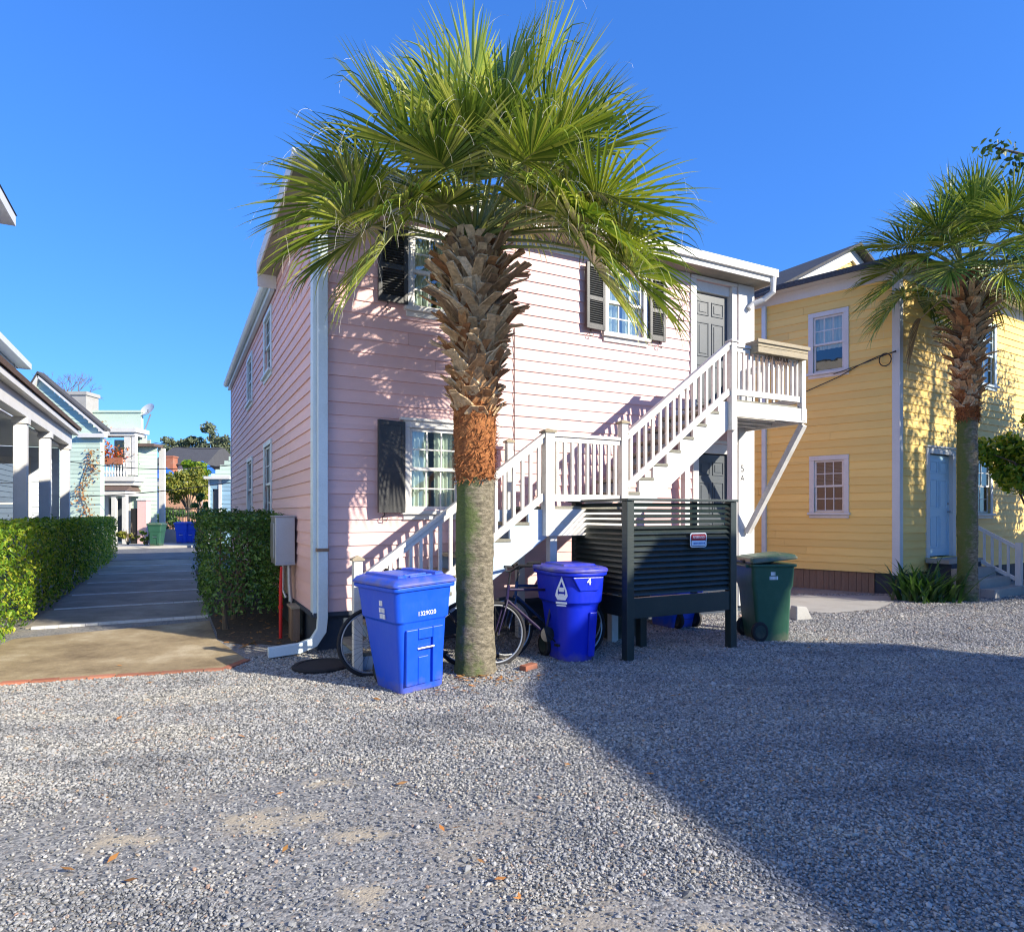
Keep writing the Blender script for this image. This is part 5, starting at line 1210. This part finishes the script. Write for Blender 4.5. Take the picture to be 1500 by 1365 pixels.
    mb = MB(); mb.M = FWm; u0, u1, z0, z1 = f_door; mb.box(u0 - .11, u0 + .02, -.1, .04, z0, z1); mb.box(u1 - .02, u1 + .11, -.1, .04, z0, z1); mb.box(u0 - .11, u1 + .11, -.1, .043, z1, z1 + .13); mb.box(u0 - .16, u1 + .16, .0, .08, z1 + .131, z1 + .16); mb.build('door_frame', M_trim, d)
    # downspout
    mb = MB(); mb.M = SW; mb.box(2.66, 2.75, .026, .10, .3, 6.4); mb.build('downspout', M_gut, h)
    # service cable with coil
    mb = MB(); mb.M = SW
    mb.tube([(.02, .10, 4.90), (.35, .09, 4.86), (.7, .09, 4.74), (1.1, .09, 4.55), (1.7, .09, 4.35), (2.6, .09, 4.1)], .011, 5)
    mb.tube([(.22 + .11 * math.cos(t), .09, 4.77 + .13 * math.sin(t)) for t in [k * .5 for k in range(26)]], .010, 5); mb.tube([(.02, .10, 4.92), (.5, .12, 4.78), (1.2, .10, 4.62)], .009, 5)
    mb.build('cable', M_wire, h)
    return h
yellow_house()
def entry_steps():
    s = thing('entry_steps', 'small white-railed steps leading up to the blue door of the yellow house', 'steps', Y0)
    M = frame_mat((0, 0, 0), YF, NF)
    mb = MB(); mb.M = M
    mb.box(.95, 2.42, .05, .50, .62, .70); mb.build('landing', M_conc, s)
    for k in range(3): mb = MB(); mb.M = M; z = .70 - .175 * (k + 1); mb.box(1.0, 2.38, .505 + .26 * k, .505 + .26 * (k + 1) - .004, 0, z); mb.build('step', M_conc, s, bevel=.01)
    mb = MB(); mb.M = M; mb.box(1.05, 2.35, .06, .498, 0, .618); mb.build('base', M_skirt, s)
    mb = MB(); mb.M = M; mb.box(2.30, 2.40, 1.12, 1.22, 0, 1.05); mb.build('newel_post', M_white, s)
    for nm, z0, z1 in (('handrail', 1.50, .96), ('bottom_rail', .80, .30)):
        mb = MB(); mb.M = M; mb.bar((2.35, .16, z0), (2.35, 1.115, z1), .06, .07); mb.build(nm, M_white, s)
    for k in range(6):
        f = (k + .7) / 6.6; mb = MB(); mb.M = M; y = .16 + .955 * f; mb.box(2.33, 2.37, y - .02, y + .02, .80 - .5 * f, 1.47 - .54 * f); mb.build('baluster', M_white, s)
entry_steps()

# ---------------------------------------------------------------- trees
def tree(name, label, loc, trunk_h, r, crown_c, crown_r, n, leaf, mat, clumps=26, seed=1, limbs=8, hole=.0, cat='tree', group=None, extra=()):
    t = thing(name, label, cat, loc, 0, group); rd = np.random.default_rng(seed); cc = np.array(crown_c, float); cr = np.array(crown_r, float)
    cl = []
    for k in range(clumps):
        v = rd.normal(size=3); v /= np.linalg.norm(v); f = rd.uniform(.45, 1.0); cl.append((cc + v * cr * f, rd.uniform(.22, .42) * cr.min()))
    for p_, r_ in extra: cl.append((np.array(p_, float), r_))
    mb = MB(); top = Vector((cc[0] * .4, cc[1] * .4, trunk_h)); mb.tube([(0, 0, -.05), (.03, .02, trunk_h * .5), top, Vector(cc)], [r, r * .8, r * .65, r * .25], 9)
    for k in range(len(cl)):
        if k % max(1, len(cl) // limbs) == 0 or k >= clumps:
            e = Vector(cl[k][0]); m = (top + e) / 2 + Vector(rd.normal(size=3) * .15) + Vector((0, 0, .2)); mb.tube([top - Vector((0, 0, .3)), m, e], [r * .45, r * .28, r * .06], 6)
    mb.build('trunk', M_stem, t)
    lv = Leaves(); tot = sum(c[1] ** 2 for c in cl)
    for c, q in cl:
        m = int(n * q * q / tot); v = rd.normal(size=(m, 3)); v /= np.linalg.norm(v, axis=1, keepdims=True); rad = q * rd.random((m, 1)) ** .45
        lv.add(c + v * rad * np.array([1.15, 1.15, .8]), v + rd.normal(size=(m, 3)) * .8, leaf)
    lv.build('crown', mat, t); return t
tree('oak_tree', 'leafy tree right of the yellow house with a thin branch reaching across the sky', (15.6, 9.3, 0), 4.0, .28, (0, 0, 7.0), (3.4, 3.2, 2.9), 22000, .12, L_tree, clumps=38, seed=6,
     extra=[((-6.6, 1.9, 7.75), .35), ((-6.0, 1.9, 7.35), .35), ((-5.2, 1.6, 7.3), .5), ((-7.2, 1.9, 8.0), .28), ((-4.2, 1.2, 7.1), .6)])
tree('small_tree', 'low bushy tree with bright leaves in front of the yellow house at the picture edge', (10.75, 13.0, 0), 1.4, .07, (-.2, 0, 3.0), (1.1, .8, .75), 2600, .13, L_hedge2, clumps=16, seed=9)
tree('shade_evergreen', 'unseen dense evergreen tree right of the entry steps, added to shade the yellow front', (15.0, 13.1, 0), 1.0, .15, (0, 0, 3.0), (2.1, 2.0, 3.1), 12000, .16, L_hedge, clumps=22, seed=14, group='unseen shade evergreens right of the yellow house')  # unseen tree, added for the shade it throws on the yellow front
tree('shade_evergreen', 'unseen dense evergreen tree nearer the yard, added to shade the lower yellow front', (13.8, 11.1, 0), 1.0, .15, (0, 0, 3.1), (2.0, 2.0, 2.5), 12000, .16, L_hedge, clumps=24, seed=15, group='unseen shade evergreens right of the yellow house')  # second unseen tree, added to darken the lower part of that wall

# ---------------------------------------------------------------- unseen house behind on the right, outline shaped to throw the yard shade
def shade_house_right():
    h = thing('shade_house', 'unseen grey-green boarded house behind the viewer on the right, outline shaped to shade the yard', 'house')
    H_ = 6.6; k = H_ / math.tan(SUN_EL); off = Vector((SUN_H.x * k, SUN_H.y * k, 0))
    sh = [(2.2, .5), PG(1230, 1365), PG(1000, 1195), PG(765, 1022), (.26, 7.05), (-.8, 8.8), (.6, 9.5), (1.9, 9.3), (2.9, 8.6), PG(1110, 940), PG(1300, 943), PG(1440, 962), (14, 6.0), (14, -4)]  # wanted shade outline on the ground, moved sunward to form the roof
    poly = [(Vector((p[0], p[1], 0)) + off) for p in sh]
    c = sum(poly, Vector()) / len(poly); pts = [(v.x, v.y) for v in poly]; inn = [(v.x + (c.x - v.x) * .06, v.y + (c.y - v.y) * .06) for v in poly]
    mb = MB(); n = len(inn)
    for i in range(n):
        p, q = Vector((*inn[i], 0)), Vector((*inn[(i + 1) % n], 0)); d = (q - p); L = d.length; d.normalize(); nn = Vector((d.y, -d.x, 0))
        if nn.dot(p - c) < 0: nn = -nn
        mb.M = frame_mat(p, d, nn); siding(mb, L, .3, H_ - .1, .2, (), seed=i)
    mb.M = None; mb.build('wall', M_greygreen, h)
    mb = MB(); mb.prism(inn, 0, .31); mb.build('foundation', M_brick, h)
    mb = MB(); mb.prism(pts, H_ - .1, H_); i = mb.pts([(x, y, H_ + .002) for x, y in pts] + [(c.x, c.y, H_ + 1.6)])
    for k in range(n): mb.face((i + k, i + (k + 1) % n, i + n))
    mb.build('roof', M_roof, h)  # roof of the unseen house, outline shaped to throw the yard shade
shade_house_right()
# ---------------------------------------------------------------- left: porch house along the driveway (house frame)
def porch_house():
    h = thing('porch_house', 'pale grey-blue house with a long white columned porch behind the left hedge', 'house', C0, ROT)
    a0, b0, b1, zt = -4.0, -1.0, 12.4, 3.86
    mb = MB(); mb.hexa([(-6.6, b0, zt + .85), (a0 + .28, b0, zt - .02), (a0 + .28, b1 + .3, zt - .02), (-6.6, b1 + .3, zt + .85), (-6.6, b0, zt + .93), (a0 + .30, b0, zt + .06), (a0 + .30, b1 + .32, zt + .06), (-6.6, b1 + .32, zt + .93)]); mb.build('porch_roof', M_roofred, h)
    mb = MB(); mb.box(a0 - .10, a0 + .10, b0, b1, 3.42, zt - .05); mb.box(a0 + .11, a0 + .24, b0, b1 + .25, zt - .14, zt - .03); mb.box(-6.5, a0 + .10, b1 + .005, b1 + .12, 3.42, zt - .05); mb.build('beam', M_white, h, bevel=.006)
    mb = MB(); mb.box(-6.5, a0 - .11, b0, b1, 3.36, 3.41); mb.build('porch_ceiling', M_trim, h)
    mb = MB(); mb.box(-6.5, a0 + .15, b0, b1 + .1, .70, .85); mb.build('porch_floor', M_conc, h)
    mb = MB(); mb.box(a0 - .02, a0 + .05, b0, b1, 0, .69); mb.build('porch_skirt', M_trim, h)
    for b in (-.3, 2.0, 4.35, 6.85, 9.35, 12.2):
        mb = MB(); mb.box(a0 - .11, a0 + .09, b - .10, b + .10, .851, 3.415); mb.box(a0 - .14, a0 + .12, b - .13, b + .13, .852, 1.0); mb.box(a0 - .14, a0 + .12, b - .13, b + .13, 3.30, 3.418); mb.build('column', M_white, h, bevel=.006)
    # main block
    LWm = frame_mat((-6.5, b0, 0), (0, 1, 0), (1, 0, 0)); EWm = frame_mat((-6.5, 20.3, 0), (-1, 0, 0), (0, 1, 0))
    ops = [(3.2, 4.1, 1.3, 3.1), (8.0, 8.9, 1.0, 3.1), (10.4, 11.3, 1.3, 3.1), (19.2, 19.9, 5.1, 6.1), (5.0, 5.8, 1.0, 3.1)]
    mb = MB(); mb.M = LWm; siding(mb, 21.3, .4, 6.95, .18, ops, seed=2); mb.build('wall', M_lilac, h)
    mb = MB(); mb.box(-14, -6.6, 20.2, 20.3, .3, 6.95); mb.box(-14, -6.6, b0, b0 + .1, .3, 6.95); mb.box(-14.1, -14, b0, 20.3, .3, 6.95); mb.build('wall', M_lilac, h)
    mb = MB(); mb.box(-6.495, -6.46, 20.1, 20.32, .4, 6.95); mb.build('corner_board', M_white, h)
    for o in ops: window(h, LWm, *o, cas=.12, cols=2, rows=2, glass=M_glassd, trim=M_white, curtain=None)
    mb = MB(); mb.hexa([(-14.4, b0 - .3, 7.0), (-6.1, b0 - .3, 7.0), (-6.1, 20.7, 7.0), (-14.4, 20.7, 7.0), (-10.3, b0 + 3, 8.6), (-10.2, b0 + 3, 8.6), (-10.2, 17, 8.6), (-10.3, 17, 8.6)]); mb.build('roof', M_roof, h)
    mb = MB(); mb.box(-6.12, -6.08, b0 - .3, 20.7, 6.82, 7.02); mb.box(-14.4, -6.12, 20.66, 20.7, 6.82, 7.01); mb.box(-6.46, -6.13, b0, 20.65, 6.83, 6.87); mb.build('fascia', M_white, h)
    EW2 = frame_mat((-6.45, 12.44, 0), (1, 0, 0), (0, -1, 0)); eo = [(.45, 1.55, .86, 2.95)]
    mb = MB(); mb.M = EW2; siding(mb, 2.28, .86, 3.35, .16, eo, seed=31); mb.build('wall', M_lilac, h)
    window(h, EW2, *eo[0], cas=.14, cols=2, rows=2, glass=M_glassd, trim=M_white, curtain=None)
    # hanging lantern
    l = thing('porch_lantern', 'dark hanging lantern under the porch ceiling of the left house', 'lantern', H(-5.2, 7.2, 0), ROT)
    mb = MB(); mb.tube([(0, 0, 3.36), (0, 0, 2.95)], .012, 5); mb.build('chain', M_iron, l)
    mb = MB(); mb.lathe([(.02, 2.95), (.14, 2.86), (.15, 2.84), (.11, 2.60), (.13, 2.58), (.03, 2.54)], 8); mb.build('lamp_body', M_metal, l)
porch_house()
def near_left_house():
    h = thing('white_eaved_house', 'house at the left edge of which only the white eave corner shows', 'house', C0, ROT)
    mb = MB(); mb.box(-12, -4.35, -8, 6.0, 0, 6.75); mb.build('wall', M_lilac, h)
    mb = MB(); mb.hexa([(-12, -8, 6.95), (-3.98, -8, 6.95), (-3.98, 6.4, 6.95), (-12, 6.4, 6.95), (-9, -6, 8.6), (-8, -6, 8.6), (-8, 4, 8.6), (-9, 4, 8.6)]); mb.build('roof', M_roof, h)
    mb = MB(); mb.box(-12, -4.0, -8, 6.38, 6.76, 6.945); mb.build('soffit', M_white, h)
#near_left_house()

# ---------------------------------------------------------------- far side of the street
def far_frame(x, y, Z, turn=0.0):
    p = PX(x, HY, Z); p.z = 0; return p, turn
def mint_gable():
    Z = 30.0; sc = Z / F; X = lambda px: (px - CX) * sc; zz = lambda py: EYE + (HY - py) * sc
    h = thing('mint_gable_house', 'mint green boarded house with a white-edged gable beyond the porch', 'house', (X(95), Z, 0)); o = X(95)
    Fm = frame_mat((X(20) - o, 0, 0), (1, 0, 0), (0, -1, 0)); L = X(147) - X(20); ap = X(60) - X(20); zb, za = zz(632), zz(556)
    mb = MB(); mb.M = Fm; siding(mb, L, .1, zb, .2, (), seed=1)
    siding(mb, L, zb, za - .05, .2, (), lim=lambda z: (ap - (ap + .2) * (za - z) / (za - zb), ap + (L - ap) * (za - z) / (za - zb)), seed=2); mb.build('wall', M_mint, h)
    mb = MB(); mb.M = Fm
    a, b, c = Vector((-.3, .05, zb - .1)), Vector((ap, .05, za + .1)), Vector((L + .35, .05, zb - .12))
    for p, q in ((a, b), (b, c)): mb.bar(p, q, .10, .34, up=(0, 1, 0)); 
    mb.box(L - .9, L + .35, .03, .25, zb - .30, zb - .12); mb.build('rake_board', M_white, h)
    mb = MB(); mb.M = Fm
    for p, q in ((a, b), (b, c)):
        P = [p + Vector((0, .2, .14)), q + Vector((0, .2, .14)), q + Vector((0, -.25, .14)), p + Vector((0, -.25, .14))]; mb.hexa(P + [v + Vector((0, 0, .1)) for v in P])
    mb.build('roof', M_roof, h)
    mb = MB(); mb.box(X(147) - o - .1, X(147) - o, .03, .3, .1, zb); mb.build('wall', M_mint, h)
    mb = MB(); mb.box(X(95) * 1.1 - o, X(126) * 1.1 - o, 3.0, 4.0, zb + .3, zz(577) + .5); cx0, cx1 = X(95) * 1.1 - o, X(126) * 1.1 - o
    mb.box(cx0 - .06, cx1 + .06, 2.94, 4.06, zz(577) + .501, zz(577) + .68); mb.build('chimney', M_conc, h)
    # bare vine on the wall
    t = thing('wall_vine', 'thin reddish vine climbing the mint wall beside the balcony', 'vine', (X(131), Z - .12, 0)); lv = Leaves(); rd = np.random.default_rng(3)
    n = 260; lv.add(np.stack([rd.normal(size=n) * .22 + .3 * np.sin(np.linspace(0, 9, n)), rd.normal(size=n) * .04 - .06, np.linspace(.2, 4.6, n)], 1), rd.normal(size=(n, 3)), .13); lv.build('leaves', L_dry, t)
    mb = MB(); mb.tube([(.0 + .25 * math.sin(k * .9), -.02, .55 * k) for k in range(9)], .02, 5); mb.build('stem', M_stem, t)
mint_gable()
def balcony_house():
    Z = 33.5; sc = Z / F; X = lambda px: (px - CX) * sc; zz = lambda py: EYE + (HY - py) * sc; o = X(180)
    h = thing('balcony_house', 'white and mint two-storey house with a flowered balcony over its portico', 'house', (o, Z, 0)); x = lambda px: X(px) - o
    Fm = frame_mat((x(124), 0, 0), (1, 0, 0), (0, -1, 0)); L = x(206) - x(124)
    bal = (x(152) - x(124), x(201) - x(124), zz(697), zz(638)); dr = (x(160) - x(124), x(187) - x(124), .2, zz(730))
    mb = MB(); mb.M = Fm; siding(mb, L, .1, zz(636), .2, [bal, dr], seed=4); mb.build('wall', M_mint, h)
    mb = MB(); mb.box(x(127), x(206), .05, .25, zz(632), zz(604)); mb.box(x(127) - .05, x(206) + .05, -.02, .3, zz(604), zz(601)); mb.build('parapet', M_mint, h)
    mb = MB(); mb.box(x(148), x(214), -.9, .3, zz(636), zz(630)); mb.box(x(150), x(211), -.8, .04, zz(641), zz(636.2)); mb.build('cornice', M_white, h)
    mb = MB(); mb.box(x(150), x(204), 1.0, 1.1, .2, zz(641)); mb.box(x(206) - .1, x(206), .03, .6, .1, zz(636)); mb.build('wall', M_greygreen, h)
    for px, w in ((151, .10), (199, .16), (208, .10)):
        mb = MB(); mb.box(x(px) - w, x(px) + w, -.75, -.75 + 2 * w, zz(697), zz(641.2)); mb.build('column', M_white, h)
    mb = MB(); mb.box(x(143), x(214), -1.0, .02, zz(706), zz(699)); mb.box(x(147), x(211), -.9, .02, zz(712), zz(706.2)); mb.build('balcony_floor', M_white, h)
    mb = MB(); mb.hexa([(x(138), -1.5, zz(720)), (x(210), -1.5, zz(720)), (x(210), .02, zz(720)), (x(138), .02, zz(720)), (x(150), -.8, zz(712.2)), (x(205), -.8, zz(712.2)), (x(205), .02, zz(712.2)), (x(150), .02, zz(712.2))]); mb.build('portico_roof', M_roofred, h)
    mb = MB(); mb.box(x(140), x(208), -1.45, .02, zz(727), zz(720.2)); mb.build('fascia', M_white, h)
    for k in range(12): mb = MB(); xx = x(150) + (x(200) - x(150)) * (k + .5) / 12; mb.lathe([(.03, 0), (.07, .15), (.03, .35), (.06, .6), (.03, .75)], 8); mb.build('baluster', M_white, h, loc=(xx, -.72, zz(698.5)))
    mb = MB(); mb.box(x(149), x(211), -.77, -.67, zz(677.5), zz(675)); mb.build('handrail', M_white, h)
    for px in (142, 190, 205):
        mb = MB(); mb.box(x(px) - .10, x(px) + .10, -1.38, -1.18, .1, zz(727.2)); mb.build('column', M_white, h)
    d = panel_door(h, Fm, dr[0], dr[1], .2, dr[3], M_door); 
    mb = MB(); mb.M = Fm; mb.box(dr[0] - .2, dr[0], -.1, .06, .1, dr[3] + .2); mb.box(dr[1], dr[1] + .2, -.1, .06, .1, dr[3] + .2); mb.build('door_frame', M_white, d)
    # side wing
    mb = MB(); mb.M = frame_mat((x(206), -.2, 0), (1, .25, 0), (.25, -1, 0)); siding(mb, x(230) - x(206), .1, zz(655), .2, (), seed=6); mb.build('wall', M_mint, h)
    mb = MB(); mb.box(x(205), x(233), -.5, .4, zz(655), zz(651)); mb.build('roof', M_roofred, h)
    for px in (227, 231): mb = MB(); mb.box(x(px) - .07, x(px) + .07, .5, .64, .1, zz(655.2)); mb.build('corner_board', M_white, h)
    # flowers on the balcony
    f = thing('balcony_flowers', 'red flowering plants spilling over the far balcony rail', 'flowers', (x(172) + o, Z - .7, zz(690))); lv = Leaves(); rd = np.random.default_rng(8); n = 420
    lv.add(np.stack([rd.normal(size=n) * .55, rd.normal(size=n) * .12, rd.normal(size=n) * .22 + .85 + 0], 1), rd.normal(size=(n, 3)), .14); m = 160
    lv.add(np.stack([rd.normal(size=m) * .2 - .35, rd.normal(size=m) * .12, rd.normal(size=m) * .45 + 1.3], 1), rd.normal(size=(m, 3)), .14); lv.build('blossom', L_flower, f)
    mb = MB(); mb.box(-.9, .75, -.15, .15, .3, .62); mb.build('trough', M_brick, f)
    # dish
    s = thing('satellite_dish', 'pale satellite dish on a mast above the flat parapet', 'dish', (x(209) + o, Z + .3, zz(632)))
    mb = MB(); mb.tube([(-.1, 0, 0), (.25, 0, .95)], .035, 6); mb.build('mast', M_metal, s)
    mb = MB(); mb.M = Matrix.Translation((.15, -.1, 1.15)) @ Matrix.Rotation(R(60), 4, 'X') @ Matrix.Rotation(R(-20), 4, 'Y') @ Matrix.Diagonal((1.25, 1, 1, 1)); mb.smooth = True; mb.rings([[(r * math.cos(a), r * math.sin(a), .5 * r * r) for a in [k * 2 * math.pi / 24 for k in range(24)]] for r in (.02, .12, .25, .36)], cap=False)
    mb.rings([[(r * math.cos(a), r * math.sin(a), .5 * r * r - .03) for a in [k * 2 * math.pi / 24 for k in range(24)]] for r in (.02, .12, .25, .36)], cap=False); mb.build('reflector', M_trim, s)
    mb = MB(); mb.tube([(.15, -.1, 1.0), (.42, -.55, 1.1)], .02, 5); mb.build('feed_arm', M_iron, s)
balcony_house()
L_far = leaf_mat('hazed_distant_leaf', [(.09, .12, .07), (.15, .18, .10), (.22, .24, .14)], .7, .2)  # distance haze put into the paler leaf colour
def far_misc():
    # grey-roofed house
    Z = 58.0; sc = Z / F; X = lambda px, Z=58.0: (px - CX) / F * Z; zz = lambda py, Z=58.0: EYE + (HY - py) / F * Z
    o = X(268); h = thing('grey_roof_house', 'white house with a grey slate roof and brick chimney at the far end', 'house', (o, Z, 0)); x = lambda p: X(p) - o
    mb = MB(); mb.M = frame_mat((x(222), 0, 0), (1, 0, 0), (0, -1, 0)); siding(mb, x(303) - x(222), .1, zz(680), .25, (), seed=3); mb.build('wall', M_trim, h)
    mb = MB(); mb.hexa([(x(220), -.4, zz(681)), (x(305), -.4, zz(681)), (x(305), 8, zz(681)), (x(220), 8, zz(681)), (x(226), 3.2, zz(655) + .3), (x(300), 3.2, zz(655) + .3), (x(300), 4, zz(655) + .3), (x(226), 4, zz(655) + .3)]); mb.build('roof', M_roof, h)
    mb = MB(); mb.box(x(251), x(261), -.9, -.1, .1, zz(671)); mb.box(x(250), x(262), -.95, -.05, zz(671), zz(669)); mb.build('chimney', M_brick, h)
    # low terracotta shed
    Z2 = 48.0; o2 = X(248, Z2); s = thing('orange_shed', 'low orange-walled shed with a flat pale roof across the street', 'shed', (o2, Z2, 0)); x2 = lambda p: X(p, Z2) - o2
    mb = MB(); mb.box(x2(236), x2(270), 0, 4, .1, zz(712, Z2)); mb.build('wall', pm('terracotta_render', (.55, .30, .18, 1), .9, dirt=.3), s); mb = MB(); mb.box(x2(232), x2(273), -.4, 4.4, zz(712, Z2), zz(706, Z2)); mb.build('roof', M_conc, s)
    # parasols
    M_par = pm('blue_canvas', (.02, .12, .45, 1), .8, dirt=.3, bump=.1)
    for px, py, lab in ((241, 694, 'blue market parasol left of the far brick chimney'), (296, 686, 'blue market parasol near the green gable on the right')):
        Z3 = 44.0; p = thing('parasol', lab, 'parasol', (X(px, Z3), Z3, 0), 0, 'blue parasols across the street')
        mb = MB(); mb.rings([[(r * math.cos(a), r * math.sin(a), zz(py, Z3) + dz) for a in [k * 2 * math.pi / 8 for k in range(8)]] for r, dz in ((1.0, -.35), (.98, -.22), (.5, .2), (.03, .5))]); mb.build('canopy', M_par, p)
        mb = MB(); mb.tube([(0, 0, 0), (0, 0, zz(py, Z3) + .4)], .03, 6); mb.build('pole', M_metal, p)
    # low wall with iron fence
    Zw = 34.0; o3 = X(262, Zw); w = thing('low_wall', 'low grey rendered wall with black iron railings across the street', 'wall', (o3, Zw, 0)); x3 = lambda p: X(p, Zw) - o3
    mb = MB(); mb.box(x3(233), x3(320), 0, .25, .05, zz(775, Zw)); mb.build('wall', M_conc, w)
    mb = MB(); n = 40
    for k in range(n): xx = x3(233) + (x3(320) - x3(233)) * k / n; mb.tube([(xx, .12, zz(775, Zw)), (xx, .12, zz(742, Zw))], .014, 4)
    mb.box(x3(233), x3(320), .10, .14, zz(746, Zw), zz(745, Zw)); mb.box(x3(233), x3(320), .10, .14, zz(773, Zw), zz(772, Zw)); mb.build('railings', M_iron, w)
    g = thing('iron_gate', 'tall black gate beside a pink pier at the far pavement', 'gate', (X(200, 32.5), 32.5, 0))
    mb = MB(); mb.box(-.27, .27, -.03, .03, .13, 1.9); mb.build('gate_leaf', M_iron, g)
    g2 = thing('gate_pier', 'pinkish masonry pier right of the black gate', 'pier', (X(211, 32.6), 32.6, 0)); mb = MB(); mb.box(-.22, .22, -.2, .2, .1, 2.3); mb.build('pier', M_pink, g2); mb = MB(); mb.box(-.26, .26, -.24, .24, 2.301, 2.4); mb.build('cap', M_trim, g2)
    for k, (px, Zb, m, lab) in enumerate(((268, 33.2, M_blue, 'blue wheeled bin against the far grey wall, left one of the pair'), (282, 33.4, M_blue, 'blue wheeled bin against the far grey wall, right one by the hedge'), (230, 30.4, M_binG, 'pale green wheeled bin on the far pavement'))):
        make_bin('wheeled_bin', lab, m, (X(px, Zb), Zb, .13), R(10), 'square', marks=False, group='wheeled bins across the street')
    # shrubs
    for px, py, Zs, r, mat, lab, nm in ((187, 790, 31.3, .55, L_yellowleaf, 'yellow-green low shrub by the black gate', 'shrub'), (215, 792, 31.0, .35, L_hedge2, 'small green plant beside the far green bin', 'shrub')):
        tree(nm, lab, (X(px, Zs), Zs, .1), .25, .03, (0, 0, .45), (r, r * .6, .35), 500, .12, mat, clumps=10, seed=px, cat='shrub')
    tree('garden_tree', 'yellow-green leafy tree behind the iron railings across the street', (X(276, 40), 40, 0), 2.0, .12, (0, 0, 3.3), (1.5, 1.3, 1.3), 3200, .2, L_yellowleaf, clumps=22, seed=31)
    tree('garden_tree', 'tall slim green tree between the parasols and the pink house', (X(291, 42), 42, 0), 2.4, .12, (.0, 0, 4.0), (.9, .9, 1.2), 1500, .25, L_hedge2, clumps=14, seed=33)
    tree('conifer_shrub', 'dark upright shrub in front of the far white wall', (X(297, 33), 33, 0), .8, .1, (0, 0, 1.7), (.45, .45, 1.2), 1800, .12, L_hedge, clumps=14, seed=34, cat='shrub')
    tree('dark_shrub', 'dark green shrub mass filling the garden behind the iron railings', (X(262, 36.5), 36.5, 0), .6, .1, (0, 0, 1.3), (1.4, .8, .9), 2200, .15, L_hedge, clumps=16, seed=35, cat='shrub')
    for px, py, r, sd, lab in ((262, 655, 2.2, 41, 'distant green treetop above the grey slate roof'), (316, 645, 2.6, 42, 'distant olive treetop right above the green gable'), (283, 652, 1.6, 43, 'small distant palm-like treetop above the slate roof')):
        Zt = 78.0; tree('distant_tree', lab, (X(px, Zt), Zt, 0), zz(py, Zt) - 2, .3, (0, 0, zz(py, Zt) - .3), (r, r, r * .8), 1600, .42, L_far, clumps=18, seed=sd, group='distant trees over the roofs')
    # bare tree behind mint gable
    b = thing('bare_tree', 'leafless fine-twigged tree behind the mint gable', 'tree', (X(92, 50), 50, 0)); mb = MB(); rd = random.Random(5)
    def br(p, v, l, r, dep):
        q = p + v * l; mb.tube([p, q], [r, r * .7], 4, cap=False)
        if dep:
            for _ in range(3): nv = (v + Vector((rd.uniform(-.8, .8), rd.uniform(-.8, .8), rd.uniform(-.3, .5)))).normalized(); br(q, nv, l * rd.uniform(.6, .8), r * .6, dep - 1)
    br(Vector((0, 0, 0)), Vector((.0, 0, 1)), 7.6, .16, 0); br(Vector((0, 0, 7.5)), Vector((.1, 0, 1)).normalized(), 1.7, .09, 5); mb.build('branches', M_stem, b)
    # houses right of the drive end
    Zg = 30.0; o4 = X(322, Zg); t = thing('teal_house', 'teal boarded house with a pale green gable beyond the pink house', 'house', (o4, Zg, 0)); x4 = lambda p: X(p, Zg) - o4
    mb = MB(); mb.M = frame_mat((x4(306), 0, 0), (1, 0, 0), (0, -1, 0)); siding(mb, 6, .1, zz(700, Zg), .2, [(x4(311) - x4(306), x4(321) - x4(306), .3, zz(716, Zg))], seed=8); mb.build('wall', M_teal, t)
    mb = MB(); mb.M = frame_mat((x4(306), 0, 0), (1, 0, 0), (0, -1, 0)); W_ = 6.0; zb, za = zz(700, Zg), zz(700, Zg) + 2.9
    siding(mb, W_, zb, za, .2, (), lim=lambda z: (W_ / 2 * (z - zb) / (za - zb), W_ - W_ / 2 * (z - zb) / (za - zb)), seed=3); mb.build('gable', M_yel if False else M_mint, t)
    mb = MB(); mb.box(x4(321), x4(325), -.06, .0, .1, zz(702, Zg)); mb.box(x4(303), x4(340), -.3, .0, zz(702, Zg), zz(698, Zg)); mb.box(x4(306), x4(308), -.06, .0, .1, zz(702, Zg)); mb.build('trim', M_white, t)
    mb = MB(); mb.box(x4(310), x4(322), .10, .2, .2, zz(715, Zg)); mb.build('door', M_door, t)
    # overhead wires
    w = thing('overhead_wires', 'thin black utility wires crossing the street above the far bins', 'wires')
    for k, (p, q) in enumerate((((-20, 727, 27), (345, 706, 27)), ((100, 676, 28), (345, 681, 29)), ((225, 655, 40), (345, 640, 40)), ((225, 648, 40), (345, 655, 41)))):
        a, b = PX(*p), PX(*q); mb = MB(); mb.tube([a.lerp(b, i / 10) - Vector((0, 0, .25 * math.sin(math.pi * i / 10))) for i in range(11)], .018, 4); mb.build('wire', M_wire, w)
far_misc()
near_left_house()
